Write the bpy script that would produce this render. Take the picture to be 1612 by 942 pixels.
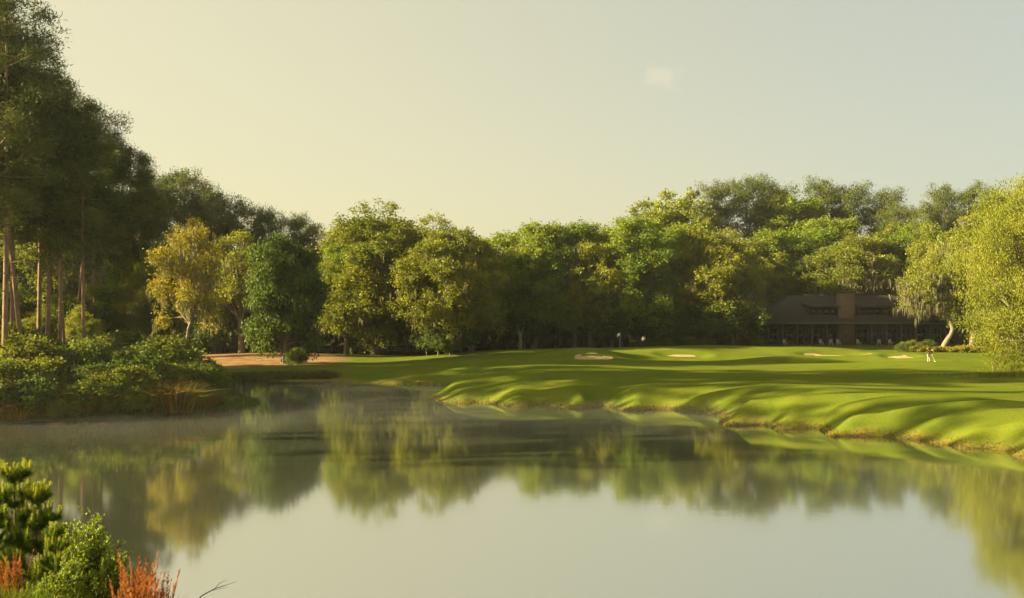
import bpy, math, random
import numpy as np
from mathutils import Vector, Matrix

for o in list(bpy.data.objects):
    bpy.data.objects.remove(o, do_unlink=True)
scene = bpy.context.scene
C = scene.collection
rad = math.radians

# ------------------------------------------------------------------ camera
CAM_Z = 10.0
F = 1567.0                      # focal length in photograph pixels (1612 wide)
cam = bpy.data.cameras.new('camera')
cam.sensor_width = 36.0
cam.lens = 36.0 * F / 1612.0
cam.clip_start = 0.1
cam.clip_end = 6000
camo = bpy.data.objects.new('camera', cam)
C.objects.link(camo)
camo.location = (0, 0, CAM_Z)
camo.rotation_euler = (rad(90), 0, 0)
scene.camera = camo

# ------------------------------------------------------------------ sky, sun, exposure
SUN_EL = rad(18.5)
SUN_AZ = rad(-98.0)             # clockwise from +Y : -90 = from -X
world = bpy.data.worlds.new('World')
scene.world = world
world.use_nodes = True
wn, wl = world.node_tree.nodes, world.node_tree.links
wn.clear()
out = wn.new('ShaderNodeOutputWorld')
bg = wn.new('ShaderNodeBackground')
sky = wn.new('ShaderNodeTexSky')
sky.sky_type = 'NISHITA'
sky.sun_disc = False
sky.sun_elevation = SUN_EL
sky.sun_rotation = SUN_AZ
sky.altitude = 0
sky.air_density = 1.0
sky.dust_density = 2.5
sky.ozone_density = 0.6
# a thin veil of high haze evens out the blue
veil = wn.new('ShaderNodeMixRGB')
veil.blend_type = 'MIX'
veil.inputs[0].default_value = 0.72
# forward-scattering haze: warm towards the sun and the horizon, grey away from them
tcv = wn.new('ShaderNodeTexCoord')
dotv = wn.new('ShaderNodeVectorMath'); dotv.operation = 'DOT_PRODUCT'; dotv.inputs[1].default_value = (-.85, .10, -.50)
grad = wn.new('ShaderNodeMapRange'); grad.interpolation_type = 'SMOOTHSTEP'; grad.inputs[1].default_value = -.50; grad.inputs[2].default_value = .40
hz = wn.new('ShaderNodeMixRGB'); hz.inputs[1].default_value = (3.25, 3.25, 2.4, 1); hz.inputs[2].default_value = (5.0, 4.42, 2.4, 1)
wl.new(tcv.outputs['Generated'], dotv.inputs[0]); wl.new(dotv.outputs['Value'], grad.inputs[0]); wl.new(grad.outputs[0], hz.inputs[0]); wl.new(hz.outputs[0], veil.inputs[2])
wl.new(sky.outputs[0], veil.inputs[1])
# one small wisp of cloud, high over the wood
tc = wn.new('ShaderNodeTexCoord')
wdir = Vector(((1046 - 806) / F, 1.0, (471 - 122) / F)).normalized()
sub = wn.new('ShaderNodeVectorMath'); sub.operation = 'SUBTRACT'; sub.inputs[1].default_value = wdir
mp = wn.new('ShaderNodeMapping'); mp.vector_type = 'POINT'; mp.inputs['Scale'].default_value = (36, 36, 64)
nz = wn.new('ShaderNodeTexNoise'); nz.inputs['Scale'].default_value = 55; nz.inputs['Detail'].default_value = 5
ln = wn.new('ShaderNodeVectorMath'); ln.operation = 'LENGTH'
ad = wn.new('ShaderNodeMath'); ad.operation = 'MULTIPLY_ADD'; ad.inputs[1].default_value = 3.2; ad.inputs[2].default_value = -1.5
ad2 = wn.new('ShaderNodeMath'); ad2.operation = 'ADD'
ss = wn.new('ShaderNodeMapRange'); ss.interpolation_type = 'SMOOTHSTEP'
ss.inputs[1].default_value = 0.05; ss.inputs[2].default_value = 1.1; ss.inputs[3].default_value = 0.14; ss.inputs[4].default_value = 0.0
cl = wn.new('ShaderNodeMixRGB'); cl.inputs[2].default_value = (6.6, 5.6, 3.6, 1)
wl.new(tc.outputs['Generated'], sub.inputs[0]); wl.new(sub.outputs[0], mp.inputs[0]); wl.new(mp.outputs[0], ln.inputs[0])
wl.new(tc.outputs['Generated'], nz.inputs['Vector']); wl.new(nz.outputs[0], ad.inputs[0])
wl.new(ln.outputs['Value'], ad2.inputs[0]); wl.new(ad.outputs[0], ad2.inputs[1]); wl.new(ad2.outputs[0], ss.inputs[0])
wl.new(ss.outputs[0], cl.inputs[0]); wl.new(veil.outputs[0], cl.inputs[1])
wl.new(cl.outputs[0], bg.inputs[0])
bg.inputs[1].default_value = 0.042
wl.new(bg.outputs[0], out.inputs[0])

sun = bpy.data.lights.new('sun', 'SUN')
sun.energy = 5.0
sun.angle = rad(0.5)
sun.color = (1.0, 0.87, 0.51)
suno = bpy.data.objects.new('sun', sun)
C.objects.link(suno)
SUN_DIR = Vector((math.sin(SUN_AZ) * math.cos(SUN_EL), math.cos(SUN_AZ) * math.cos(SUN_EL), math.sin(SUN_EL)))
suno.rotation_euler = (-SUN_DIR).to_track_quat('-Z', 'Y').to_euler()
suno.location = SUN_DIR * 300

scene.view_settings.view_transform = 'Standard'
scene.view_settings.look = 'None'
scene.view_settings.gamma = 1.0
scene.view_settings.exposure = 2.2
scene.view_settings.use_curve_mapping = False

# ------------------------------------------------------------------ helpers
def P(px, d):                     # world x of photo column px at distance d
    return (px - 806.0) / F * d
def Z(py, d):                     # world height of photo row py at distance d
    return CAM_Z - (py - 471.0) / F * d
def sstep(a, b, x):
    t = np.clip((x - a) / (b - a), 0, 1)
    return t * t * (3 - 2 * t)

def mat(name, build, **kw):
    m = bpy.data.materials.new(name)
    m.use_nodes = True
    nt = m.node_tree
    nt.nodes.clear()
    o = nt.nodes.new('ShaderNodeOutputMaterial')
    s = build(nt, nt.nodes, nt.links, **kw)
    nt.links.new(s, o.inputs[0])
    return m

def b_leaf(nt, N, L, a=(.05, .09, .02), b=(.1, .14, .02), trans=0.4, rough=0.55, gloss=0.012, tcol=None):
    at = N.new('ShaderNodeAttribute'); at.attribute_name = 'tint'
    oi = N.new('ShaderNodeObjectInfo')
    mixv = N.new('ShaderNodeMath'); mixv.operation = 'MULTIPLY_ADD'; mixv.inputs[1].default_value = 0.3; mixv.use_clamp = True
    sb = N.new('ShaderNodeMath'); sb.operation = 'SUBTRACT'; sb.inputs[1].default_value = 0.5
    L.new(oi.outputs['Random'], sb.inputs[0]); L.new(sb.outputs[0], mixv.inputs[0]); L.new(at.outputs['Fac'], mixv.inputs[2])
    mx = N.new('ShaderNodeMixRGB'); mx.inputs[1].default_value = (*a, 1); mx.inputs[2].default_value = (*b, 1)
    L.new(mixv.outputs[0], mx.inputs[0])
    d = N.new('ShaderNodeBsdfDiffuse'); L.new(mx.outputs[0], d.inputs[0])
    t = N.new('ShaderNodeBsdfTranslucent')
    tm = N.new('ShaderNodeMixRGB'); tm.blend_type = 'MULTIPLY'; tm.inputs[0].default_value = 1
    tm.inputs[2].default_value = (*(tcol or (1.25, 1.18, .4)), 1)
    L.new(mx.outputs[0], tm.inputs[1]); L.new(tm.outputs[0], t.inputs[0])
    m1 = N.new('ShaderNodeMixShader'); m1.inputs[0].default_value = trans
    L.new(d.outputs[0], m1.inputs[1]); L.new(t.outputs[0], m1.inputs[2])
    if gloss <= 0:
        return m1.outputs[0]
    g = N.new('ShaderNodeBsdfGlossy'); g.inputs['Roughness'].default_value = rough; g.inputs[0].default_value = (1, 1, 1, 1)
    m2 = N.new('ShaderNodeMixShader'); m2.inputs[0].default_value = gloss
    L.new(m1.outputs[0], m2.inputs[1]); L.new(g.outputs[0], m2.inputs[2])
    return m2.outputs[0]

def b_noise(nt, N, L, a=(.2, .2, .2), b=(.3, .3, .3), scale=5.0, stretch=(1, 1, 1), bump=0.3, rough=0.85, dist=0.02, spec=0.2):
    tcn = N.new('ShaderNodeTexCoord')
    mpn = N.new('ShaderNodeMapping'); mpn.inputs['Scale'].default_value = stretch
    n = N.new('ShaderNodeTexNoise'); n.inputs['Scale'].default_value = scale; n.inputs['Detail'].default_value = 6
    L.new(tcn.outputs['Object'], mpn.inputs[0]); L.new(mpn.outputs[0], n.inputs['Vector'])
    r = N.new('ShaderNodeMapRange'); r.inputs[1].default_value = .3; r.inputs[2].default_value = .7
    L.new(n.outputs[0], r.inputs[0])
    mx = N.new('ShaderNodeMixRGB'); mx.inputs[1].default_value = (*a, 1); mx.inputs[2].default_value = (*b, 1)
    L.new(r.outputs[0], mx.inputs[0])
    p = N.new('ShaderNodeBsdfPrincipled'); L.new(mx.outputs[0], p.inputs['Base Color'])
    p.inputs['Roughness'].default_value = rough
    p.inputs['Specular IOR Level'].default_value = spec
    if bump:
        bp = N.new('ShaderNodeBump'); bp.inputs['Strength'].default_value = bump; bp.inputs['Distance'].default_value = dist
        L.new(n.outputs[0], bp.inputs['Height']); L.new(bp.outputs[0], p.inputs['Normal'])
    return p.outputs[0]

def b_ground(nt, N, L):
    tcn = N.new('ShaderNodeTexCoord')
    def noise(scale, detail=4, vec=None):
        n = N.new('ShaderNodeTexNoise'); n.inputs['Scale'].default_value = scale; n.inputs['Detail'].default_value = detail
        L.new(vec or tcn.outputs['Object'], n.inputs['Vector'])
        return n.outputs[0]
    def rng(v, lo, hi):
        r = N.new('ShaderNodeMapRange'); r.inputs[1].default_value = lo; r.inputs[2].default_value = hi; L.new(v, r.inputs[0]); return r.outputs[0]
    def mix(f, c1, c2):
        m = N.new('ShaderNodeMixRGB')
        if isinstance(f, float): m.inputs[0].default_value = f
        else: L.new(f, m.inputs[0])
        for i, c in ((1, c1), (2, c2)):
            if isinstance(c, tuple): m.inputs[i].default_value = (*c, 1)
            else: L.new(c, m.inputs[i])
        return m.outputs[0]
    def attr(nm):
        a = N.new('ShaderNodeAttribute'); a.attribute_name = nm; return a.outputs['Fac']
    g = mix(rng(noise(0.16, 5), .35, .65), (.098, .122, .011), (.130, .146, .012))
    g = mix(rng(noise(2.2, 7), .4, .8), g, (.118, .138, .016))
    g = mix(rng(noise(0.45, 6), .5, .85), g, (.062, .098, .012))
    g = mix(rng(noise(7.0, 3), .5, 1.0), g, (.055, .085, .010))
    # mowing passes on the short turf
    g = mix(attr('rough'), g, mix(rng(noise(0.9, 6), .35, .65), (.060, .085, .016), (.120, .125, .030)))
    dry = mix(rng(noise(3.0, 6), .35, .65), (.16, .14, .022), (.26, .17, .035))
    g = mix(attr('dry'), g, dry)
    straw = mix(rng(noise(0.5, 7), .35, .65), (.21, .11, .05), (.36, .23, .11))
    straw = mix(rng(noise(4.0, 5), .4, .8), straw, (.12, .05, .02))
    g = mix(attr('straw'), g, straw)
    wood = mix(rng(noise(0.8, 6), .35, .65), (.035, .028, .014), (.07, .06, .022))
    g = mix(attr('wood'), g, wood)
    mud = mix(rng(noise(1.6, 6), .35, .65), (.07, .048, .026), (.13, .085, .04))
    g = mix(attr('mud'), g, mud)
    d = N.new('ShaderNodeBsdfDiffuse'); L.new(g, d.inputs[0])
    bp = N.new('ShaderNodeBump'); bp.inputs['Strength'].default_value = 0.45; bp.inputs['Distance'].default_value = 0.08
    L.new(noise(6.0, 8), bp.inputs['Height']); L.new(bp.outputs[0], d.inputs['Normal'])
    t = N.new('ShaderNodeBsdfTranslucent'); L.new(g, t.inputs[0])
    return d.outputs[0]

def b_water(nt, N, L):
    tcn = N.new('ShaderNodeTexCoord')
    mpn = N.new('ShaderNodeMapping'); mpn.inputs['Scale'].default_value = (0.55, 1.0, 1)
    L.new(tcn.outputs['Object'], mpn.inputs[0])
    n = N.new('ShaderNodeTexNoise'); n.inputs['Scale'].default_value = 1.6; n.inputs['Detail'].default_value = 3
    L.new(mpn.outputs[0], n.inputs['Vector'])
    big = N.new('ShaderNodeTexNoise'); big.inputs['Scale'].default_value = 0.06; big.inputs['Detail'].default_value = 2
    L.new(mpn.outputs[0], big.inputs['Vector'])
    mr = N.new('ShaderNodeMapRange'); mr.inputs[1].default_value = .38; mr.inputs[2].default_value = .68; mr.inputs[3].default_value = .10; mr.inputs[4].default_value = 0.55
    L.new(big.outputs[0], mr.inputs[0])
    mu = N.new('ShaderNodeMath'); mu.operation = 'MULTIPLY'; L.new(n.outputs[0], mu.inputs[0]); L.new(mr.outputs[0], mu.inputs[1])
    bp = N.new('ShaderNodeBump'); bp.inputs['Strength'].default_value = 0.10; bp.inputs['Distance'].default_value = 0.03
    L.new(mu.outputs[0], bp.inputs['Height'])
    g = N.new('ShaderNodeBsdfGlossy'); g.inputs[0].default_value = (.92, .92, .90, 1); g.inputs['Roughness'].default_value = 0.06
    d = N.new('ShaderNodeBsdfDiffuse'); d.inputs[0].default_value = (.088, .092, .055, 1)
    L.new(bp.outputs[0], g.inputs['Normal'])
    fr = N.new('ShaderNodeFresnel'); fr.inputs[0].default_value = 1.33
    m2 = N.new('ShaderNodeMapRange'); m2.inputs[1].default_value = 0.1; m2.inputs[2].default_value = .6; m2.inputs[3].default_value = .74; m2.inputs[4].default_value = .82
    L.new(fr.outputs[0], m2.inputs[0])
    m = N.new('ShaderNodeMixShader'); L.new(m2.outputs[0], m.inputs[0])
    L.new(d.outputs[0], m.inputs[1]); L.new(g.outputs[0], m.inputs[2])
    return m.outputs[0]

M = {}
M['ground'] = mat('ground_mat', b_ground)
M['water'] = mat('water_mat', b_water)
M['sand'] = mat('sand_mat', b_noise, a=(.36, .23, .11), b=(.46, .30, .15), scale=2.0, bump=.4, dist=.05)
M['pine_bark'] = mat('pine_bark', b_noise, a=(.12, .075, .045), b=(.26, .165, .095), scale=2.5, stretch=(3, 3, .6), bump=.6, dist=.05)
M['bark'] = mat('oak_bark', b_noise, a=(.09, .07, .05), b=(.20, .16, .12), scale=3, stretch=(3, 3, .7), bump=.6, dist=.05)
M['pale_bark'] = mat('pale_bark', b_noise, a=(.13, .10, .065), b=(.25, .19, .125), scale=2, stretch=(3, 3, .7), bump=.6, dist=.05)
M['pine'] = mat('pine_needles', b_leaf, a=(0.04, 0.06, 0.012), b=(0.098, 0.106, 0.016), trans=.22)
M['far_pine'] = mat('far_pine_needles', b_leaf, a=(0.062, 0.084, 0.015), b=(0.118, 0.132, 0.02), trans=.25)
M['oak'] = mat('oak_leaves', b_leaf, a=(0.112, 0.138, 0.011), b=(0.22, 0.215, 0.015), trans=.38)
M['spring'] = mat('spring_leaves', b_leaf, a=(0.092, 0.155, 0.011), b=(0.205, 0.24, 0.014), trans=.42)
M['yellow'] = mat('yellow_green_leaves', b_leaf, a=(0.16, 0.185, 0.012), b=(0.27, 0.26, 0.016), trans=.42)
M['pale'] = mat('pale_spring_leaves', b_leaf, a=(0.17, 0.19, 0.03), b=(0.26, 0.28, 0.045), trans=.45)
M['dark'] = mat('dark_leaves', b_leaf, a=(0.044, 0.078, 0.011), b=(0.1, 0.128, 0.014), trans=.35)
M['gold'] = mat('golden_leaves', b_leaf, a=(0.2, 0.175, 0.014), b=(0.33, 0.27, 0.018), trans=.40)
M['cyp'] = mat('feathery_leaves', b_leaf, a=(0.125, 0.16, 0.01), b=(0.235, 0.23, 0.013), trans=.45)
M['moss'] = mat('hanging_moss', b_leaf, a=(.13, .12, .06), b=(.22, .19, .10), trans=.3, gloss=0)
M['shrub'] = mat('shrub_leaves', b_leaf, a=(0.068, 0.108, 0.01), b=(0.155, 0.172, 0.013), trans=.38)
M['warm'] = mat('warm_shrub_leaves', b_leaf, a=(.10, .13, .012), b=(.21, .20, .018), trans=.4)
M['dryg'] = mat('dry_grass', b_leaf, a=(.14, .085, .022), b=(.26, .15, .035), trans=.3, gloss=0, tcol=(1.1, 1, .8))
M['greeng'] = mat('green_grass', b_leaf, a=(.05, .085, .012), b=(.14, .15, .022), trans=.35, gloss=0)
M['fgleaf'] = mat('glossy_shrub_leaves', b_leaf, a=(.14, .21, .012), b=(.34, .40, .028), trans=.42, gloss=.025, rough=.4)
M['ypine'] = mat('young_pine_needles', b_leaf, a=(.060, .110, .014), b=(.130, .180, .022), trans=.35)
M['candle'] = mat('pine_candles', b_leaf, a=(.26, .30, .030), b=(.38, .38, .050), trans=.35)
M['fern'] = mat('rust_fronds', b_leaf, a=(.22, .072, .022), b=(.40, .155, .038), trans=.3, gloss=0, tcol=(1.1, .9, .7))
M['stalk'] = mat('dead_stalks', b_noise, a=(.05, .04, .03), b=(.12, .09, .06), scale=10, bump=0)
M['roof'] = mat('shingle_roof', b_noise, a=(.026, .021, .018), b=(.050, .040, .033), scale=3, stretch=(1, 1, 6), bump=.5, dist=.03)
M['siding'] = mat('brown_siding', b_noise, a=(.040, .027, .018), b=(.070, .048, .032), scale=4, stretch=(6, 6, .5), bump=.3)
M['brick'] = mat('chimney_brick', b_noise, a=(.10, .066, .046), b=(.17, .11, .075), scale=9, bump=.4)
M['trim'] = mat('weathered_trim', b_noise, a=(.060, .050, .040), b=(.10, .085, .068), scale=6, bump=.2)
M['stone'] = mat('terrace_stone', b_noise, a=(.16, .14, .12), b=(.28, .25, .21), scale=3, bump=.4)
def b_glass(nt, N, L):
    p = N.new('ShaderNodeBsdfPrincipled'); p.inputs['Base Color'].default_value = (.012, .013, .014, 1); p.inputs['Roughness'].default_value = .08
    return p.outputs[0]
M['glass'] = mat('window_glass', b_glass)
M['white'] = mat('white_paint', b_noise, a=(.66, .64, .60), b=(.78, .76, .72), scale=6, bump=0, rough=.5)
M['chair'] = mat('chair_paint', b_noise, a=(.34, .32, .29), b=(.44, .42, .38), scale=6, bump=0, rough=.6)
M['flag'] = mat('flag_cloth', b_noise, a=(.74, .72, .66), b=(.82, .80, .74), scale=8, bump=0)
M['skin'] = mat('skin', b_noise, a=(.42, .25, .17), b=(.50, .31, .22), scale=8, bump=0, rough=.6)
M['shirt'] = mat('dark_shirt', b_noise, a=(.020, .018, .020), b=(.040, .034, .034), scale=8, bump=0)
M['khaki'] = mat('khaki_cloth', b_noise, a=(.34, .26, .16), b=(.42, .33, .21), scale=8, bump=0)
M['hair'] = mat('dark_hair', b_noise, a=(.03, .02, .012), b=(.05, .035, .02), scale=20, bump=0)
M['log'] = mat('wet_log', b_noise, a=(.010, .008, .006), b=(.024, .018, .012), scale=5, stretch=(.5, 3, 3), bump=.5, spec=0)
M['steel'] = mat('club_steel', b_noise, a=(.5, .5, .5), b=(.6, .6, .6), scale=5, bump=0, rough=.3)
M['stake'] = mat('pink_stake', b_noise, a=(.30, .17, .12), b=(.36, .21, .15), scale=8, bump=0)

def newmesh(name, verts, faces, material, parent=None, tint=None, smooth=False, attrs=None):
    """verts (n,3) array; faces list of index arrays, each (m,k)"""
    me = bpy.data.meshes.new(name)
    verts = np.asarray(verts, dtype=np.float32)
    groups = [np.asarray(f, dtype=np.int32) for f in faces if len(f)]
    nl = sum(g.size for g in groups); nf = sum(g.shape[0] for g in groups)
    me.vertices.add(len(verts)); me.vertices.foreach_set('co', verts.ravel())
    me.loops.add(nl); me.loops.foreach_set('vertex_index', np.concatenate([g.ravel() for g in groups]))
    starts, tot = [], 0
    for g in groups:
        starts.append(np.arange(g.shape[0], dtype=np.int32) * g.shape[1] + tot); tot += g.size
    me.polygons.add(nf); me.polygons.foreach_set('loop_start', np.concatenate(starts))
    if smooth: me.polygons.foreach_set('use_smooth', np.ones(nf, dtype=bool))
    me.update(calc_edges=True); me.validate()
    if tint is not None:
        a = me.attributes.new('tint', 'FLOAT', 'POINT'); a.data.foreach_set('value', np.asarray(tint, dtype=np.float32))
    for k, v in (attrs or {}).items():
        a = me.attributes.new(k, 'FLOAT', 'POINT'); a.data.foreach_set('value', np.asarray(v, dtype=np.float32))
    for mm in (material if isinstance(material, (list, tuple)) else [material]):
        me.materials.append(mm)
    o = bpy.data.objects.new(name, me); C.objects.link(o)
    if parent: o.parent = parent
    return o

def tag(o, label=None, cat=None, group=None, kind=None):
    if label: o['label'] = label
    if cat: o['category'] = cat
    if group: o['group'] = group
    if kind: o['kind'] = kind
    return o

def empty(name, loc=(0, 0, 0), rz=0):
    o = bpy.data.objects.new(name, None); C.objects.link(o); o.location = loc; o.rotation_euler = (0, 0, rz); o.empty_display_size = .3
    return o

def copy_tree(o, parent=None):
    c = o.copy(); C.objects.link(c); c.parent = parent
    for ch in list(o.children):
        copy_tree(ch, c)
    return c

class Geo:
    """collects tubes, boxes, leaf faces into arrays"""
    def __init__(s): s.v = []; s.f = {}; s.t = []; s.n = 0
    def add(s, v, f, t=0.5):
        v = np.asarray(v, dtype=np.float32); f = np.asarray(f, dtype=np.int64)
        s.v.append(v); s.f.setdefault(f.shape[1], []).append(f + s.n); s.n += len(v)
        s.t.append(np.full(len(v), t, dtype=np.float32) if np.isscalar(t) else np.asarray(t, dtype=np.float32))
    def tube(s, pts, rads, seg=6):
        pts = [Vector(p) for p in pts]; n = len(pts); vs = []
        up = Vector((0, 0, 1))
        for i, p in enumerate(pts):
            d = (pts[min(i + 1, n - 1)] - pts[max(i - 1, 0)])
            if d.length < 1e-6: d = up.copy()
            d.normalize()
            a = d.cross(Vector((1, 0, 0)) if abs(d.x) < .8 else Vector((0, 1, 0))).normalized(); b = d.cross(a)
            for k in range(seg):
                an = 2 * math.pi * k / seg
                vs.append(p + (a * math.cos(an) + b * math.sin(an)) * rads[i])
        fs = []
        for i in range(n - 1):
            for k in range(seg):
                fs.append((i * seg + k, i * seg + (k + 1) % seg, (i + 1) * seg + (k + 1) % seg, (i + 1) * seg + k))
        s.add([tuple(v) for v in vs], fs)
        vs2 = [tuple(v) for v in vs[-seg:]] + [tuple(pts[-1])]
        s.add(vs2, [(k, (k + 1) % seg, seg) for k in range(seg)])
    def box(s, x0, x1, y0, y1, z0, z1):
        v = [(x0, y0, z0), (x1, y0, z0), (x1, y1, z0), (x0, y1, z0), (x0, y0, z1), (x1, y0, z1), (x1, y1, z1), (x0, y1, z1)]
        s.add(v, [(0, 3, 2, 1), (4, 5, 6, 7), (0, 1, 5, 4), (1, 2, 6, 5), (2, 3, 7, 6), (3, 0, 4, 7)])
    def leaves(s, c, size, rng, aspect=.55, tint=.5, up=0.3, axis=None):
        """rhombic leaves at centres c"""
        n = len(c)
        u = rng.normal(size=(n, 3)); u[:, 2] *= .6
        if axis is not None: u = u * .45 + axis
        u /= np.linalg.norm(u, axis=1)[:, None] + 1e-9
        r = rng.normal(size=(n, 3)); r[:, 2] += up
        w = np.cross(u, r); w /= np.linalg.norm(w, axis=1)[:, None] + 1e-9
        sz = size * rng.uniform(.6, 1.3, size=(n, 1))
        nn = np.cross(u, w)
        v = np.stack([c - u * sz, c + w * sz * aspect + nn * sz * .15, c + u * sz, c - w * sz * aspect + nn * sz * .15], 1).reshape(-1, 3)
        f = np.arange(4 * n).reshape(n, 4)
        t = np.repeat(np.broadcast_to(tint, (n,)), 4)
        s.add(v, f, t)
    def blades(s, base, tip, w, rng, tint=.5):
        n = len(base)
        d = tip - base; r = rng.normal(size=(n, 3)); q = np.cross(d, r); q /= np.linalg.norm(q, axis=1)[:, None] + 1e-9
        wv = q * (w * rng.uniform(.6, 1.3, size=(n, 1)))
        v = np.stack([base - wv, base + wv, tip], 1).reshape(-1, 3)
        s.add(v, np.arange(3 * n).reshape(n, 3), np.repeat(np.broadcast_to(tint, (n,)), 3))
    def build(s, name, material, parent=None, smooth=False):
        return newmesh(name, np.concatenate(s.v), [np.concatenate(f) for f in s.f.values()], material, parent, tint=np.concatenate(s.t), smooth=smooth)

# ------------------------------------------------------------------ terrain
def wl_pt(px, py):                # a photo pixel on the water's edge -> world x, y at z = 0
    d = CAM_Z * F / (py - 471.0); return (P(px, d), d)
SHORE = [(-62, -40), (-58, 10), (-50, 35), (-45, 58), (-43.5, 72), wl_pt(0, 668), wl_pt(60, 666), wl_pt(110, 663), wl_pt(170, 660), wl_pt(250, 655), wl_pt(320, 646),
         wl_pt(365, 641), wl_pt(404, 636), wl_pt(390, 629), (-29, 103), (-31.5, 108), (-37, 112), (-38.5, 118), wl_pt(350, 597), wl_pt(430, 600), wl_pt(520, 601), wl_pt(600, 604), wl_pt(650, 606), wl_pt(700, 606),
         (-5.0, 114), (-5.6, 108), wl_pt(686, 621), wl_pt(678, 628), wl_pt(708, 634), wl_pt(735, 636), wl_pt(752, 634), wl_pt(800, 640), wl_pt(826, 641), wl_pt(850, 638), wl_pt(905, 643.5), wl_pt(928, 643), wl_pt(952, 640), wl_pt(985, 647), wl_pt(1010, 647),
         wl_pt(1050, 645), wl_pt(1120, 652), (17.6, 83.2), wl_pt(1132, 667), wl_pt(1150, 671), wl_pt(1205, 670), wl_pt(1222, 677), wl_pt(1236, 677), wl_pt(1285, 675), wl_pt(1305, 687), wl_pt(1335, 688), wl_pt(1400, 689),
         wl_pt(1480, 699), wl_pt(1510, 706), wl_pt(1530, 707), wl_pt(1580, 709), wl_pt(1603, 722), (34.0, 61), (38, 57), (46, 52), (58, 46), (90, 36), (130, 30), (130, 24),
         (70, 26), (30, 27), (5, 28), (-8, 27.5), (-16, 28), (-24, 30), (-30, 28), (-34, 18), (-38, -5), (-42, -40)]
def catmull(pts, n=5):
    out_ = []
    m = len(pts)
    for i in range(m):
        p0, p1, p2, p3 = (np.array(pts[(i + k) % m], float) for k in (-1, 0, 1, 2))
        for j in range(n):
            t = j / n
            out_.append(0.5 * ((2 * p1) + (-p0 + p2) * t + (2 * p0 - 5 * p1 + 4 * p2 - p3) * t * t + (-p0 + 3 * p1 - 3 * p2 + p3) * t ** 3))
    return np.array(out_)
POLY = catmull(SHORE)
def sdist(x, y):
    """+ on land, - in water"""
    x = np.asarray(x, float).ravel(); y = np.asarray(y, float).ravel()
    best = np.full(x.shape, 1e9); inside = np.zeros(x.shape, bool)
    A = POLY; B = np.roll(POLY, -1, 0)
    for (ax, ay), (bx, by) in zip(A, B):
        dx, dy = bx - ax, by - ay
        L2 = dx * dx + dy * dy + 1e-12
        t = np.clip(((x - ax) * dx + (y - ay) * dy) / L2, 0, 1)
        best = np.minimum(best, (x - ax - t * dx) ** 2 + (y - ay - t * dy) ** 2)
        cond = (ay > y) != (by > y)
        with np.errstate(divide='ignore', invalid='ignore'):
            xi = ax + (y - ay) * dx / (dy if abs(dy) > 1e-12 else 1e-12)
        inside ^= cond & (x < xi)
    d = np.sqrt(best)
    return np.where(inside, -d, d)

_r = np.random.default_rng(5)
_W = [(_r.uniform(-1, 1, 2) * k, _r.uniform(0, 6.28), a) for k, a in ((.05, .5), (.06, .5), (.09, .4), (.13, .3), (.2, .2), (.28, .15), (.4, .1))]
def wob(x, y):
    s = 0
    for (kx, ky), ph, a in _W: s = s + a * np.sin(kx * x + ky * y + ph)
    return s
def hashn(x, y, s=1.0):           # cheap smooth-ish noise
    return np.sin(x * 1.7 * s + 1.3 * np.sin(y * 1.1 * s)) * np.sin(y * 1.9 * s + 1.7 * np.sin(x * .9 * s))

# crests of the folded bank: (tip x, tip y, amplitude, half width, slope of the crest line)
CRESTS = [(-8.8, 102.4, .85, 1.7, -.02), (-5.6, 98.4, .55, 1.0, .02), (-1.6, 95.6, .75, 1.1, .0), (2.6, 93.6, .55, .9, .03), (5.6, 92.6, .80, 1.1, .0), (10.4, 89.8, .85, 1.2, .0), (13.4, 87.2, .5, .9, .0),
          (16.2, 81.4, 1.15, 1.4, -.05), (20.0, 77.6, 1.0, 1.15, .0), (23.2, 73.9, 1.05, 1.1, .0), (25.6, 71.4, .65, .9, .0), (29.0, 67.6, .95, 1.15, .0), (32.0, 63.9, .95, 1.1, .0)]
# (centre x, y, radius x, y, height)
MOUNDS = [(14.5, 152, 19, 8, .95), (10.2, 142.0, 6.0, 2.2, 1.35), (25.5, 149, 6, 4, .6), (47, 152, 11, 4.5, 1.0), (37, 134.5, 7, 2.5, .75), (57, 146, 6, 2.5, .5),
          (34, 158, 12, 5, .8), (-12, 150, 14, 6, .35), (60, 127, 14, 3, .35), (48, 126, 9, 2.5, .3), (55, 132, 7, 2.2, .3), (75, 104, 14, 7, .9), (20, 128, 18, 3, .25), (2, 133, 12, 4, .35)]
# hollows: (x, y, rx, ry, depth)
HOLLOWS = [(11.2, 139.3, 2.9, 1.2, .30), (25.0, 145.3, 4.0, 1.3, .5), (48.0, 147.6, 5.2, 1.7, .6), (56.5, 144.5, 2.8, 1.3, .42), (38.6, 131.5, 3.6, 1.3, .5), (48, 139, 11, 4, .5), (30, 141, 14, 3.5, .45), (64, 136, 12, 4, .5)]

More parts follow.
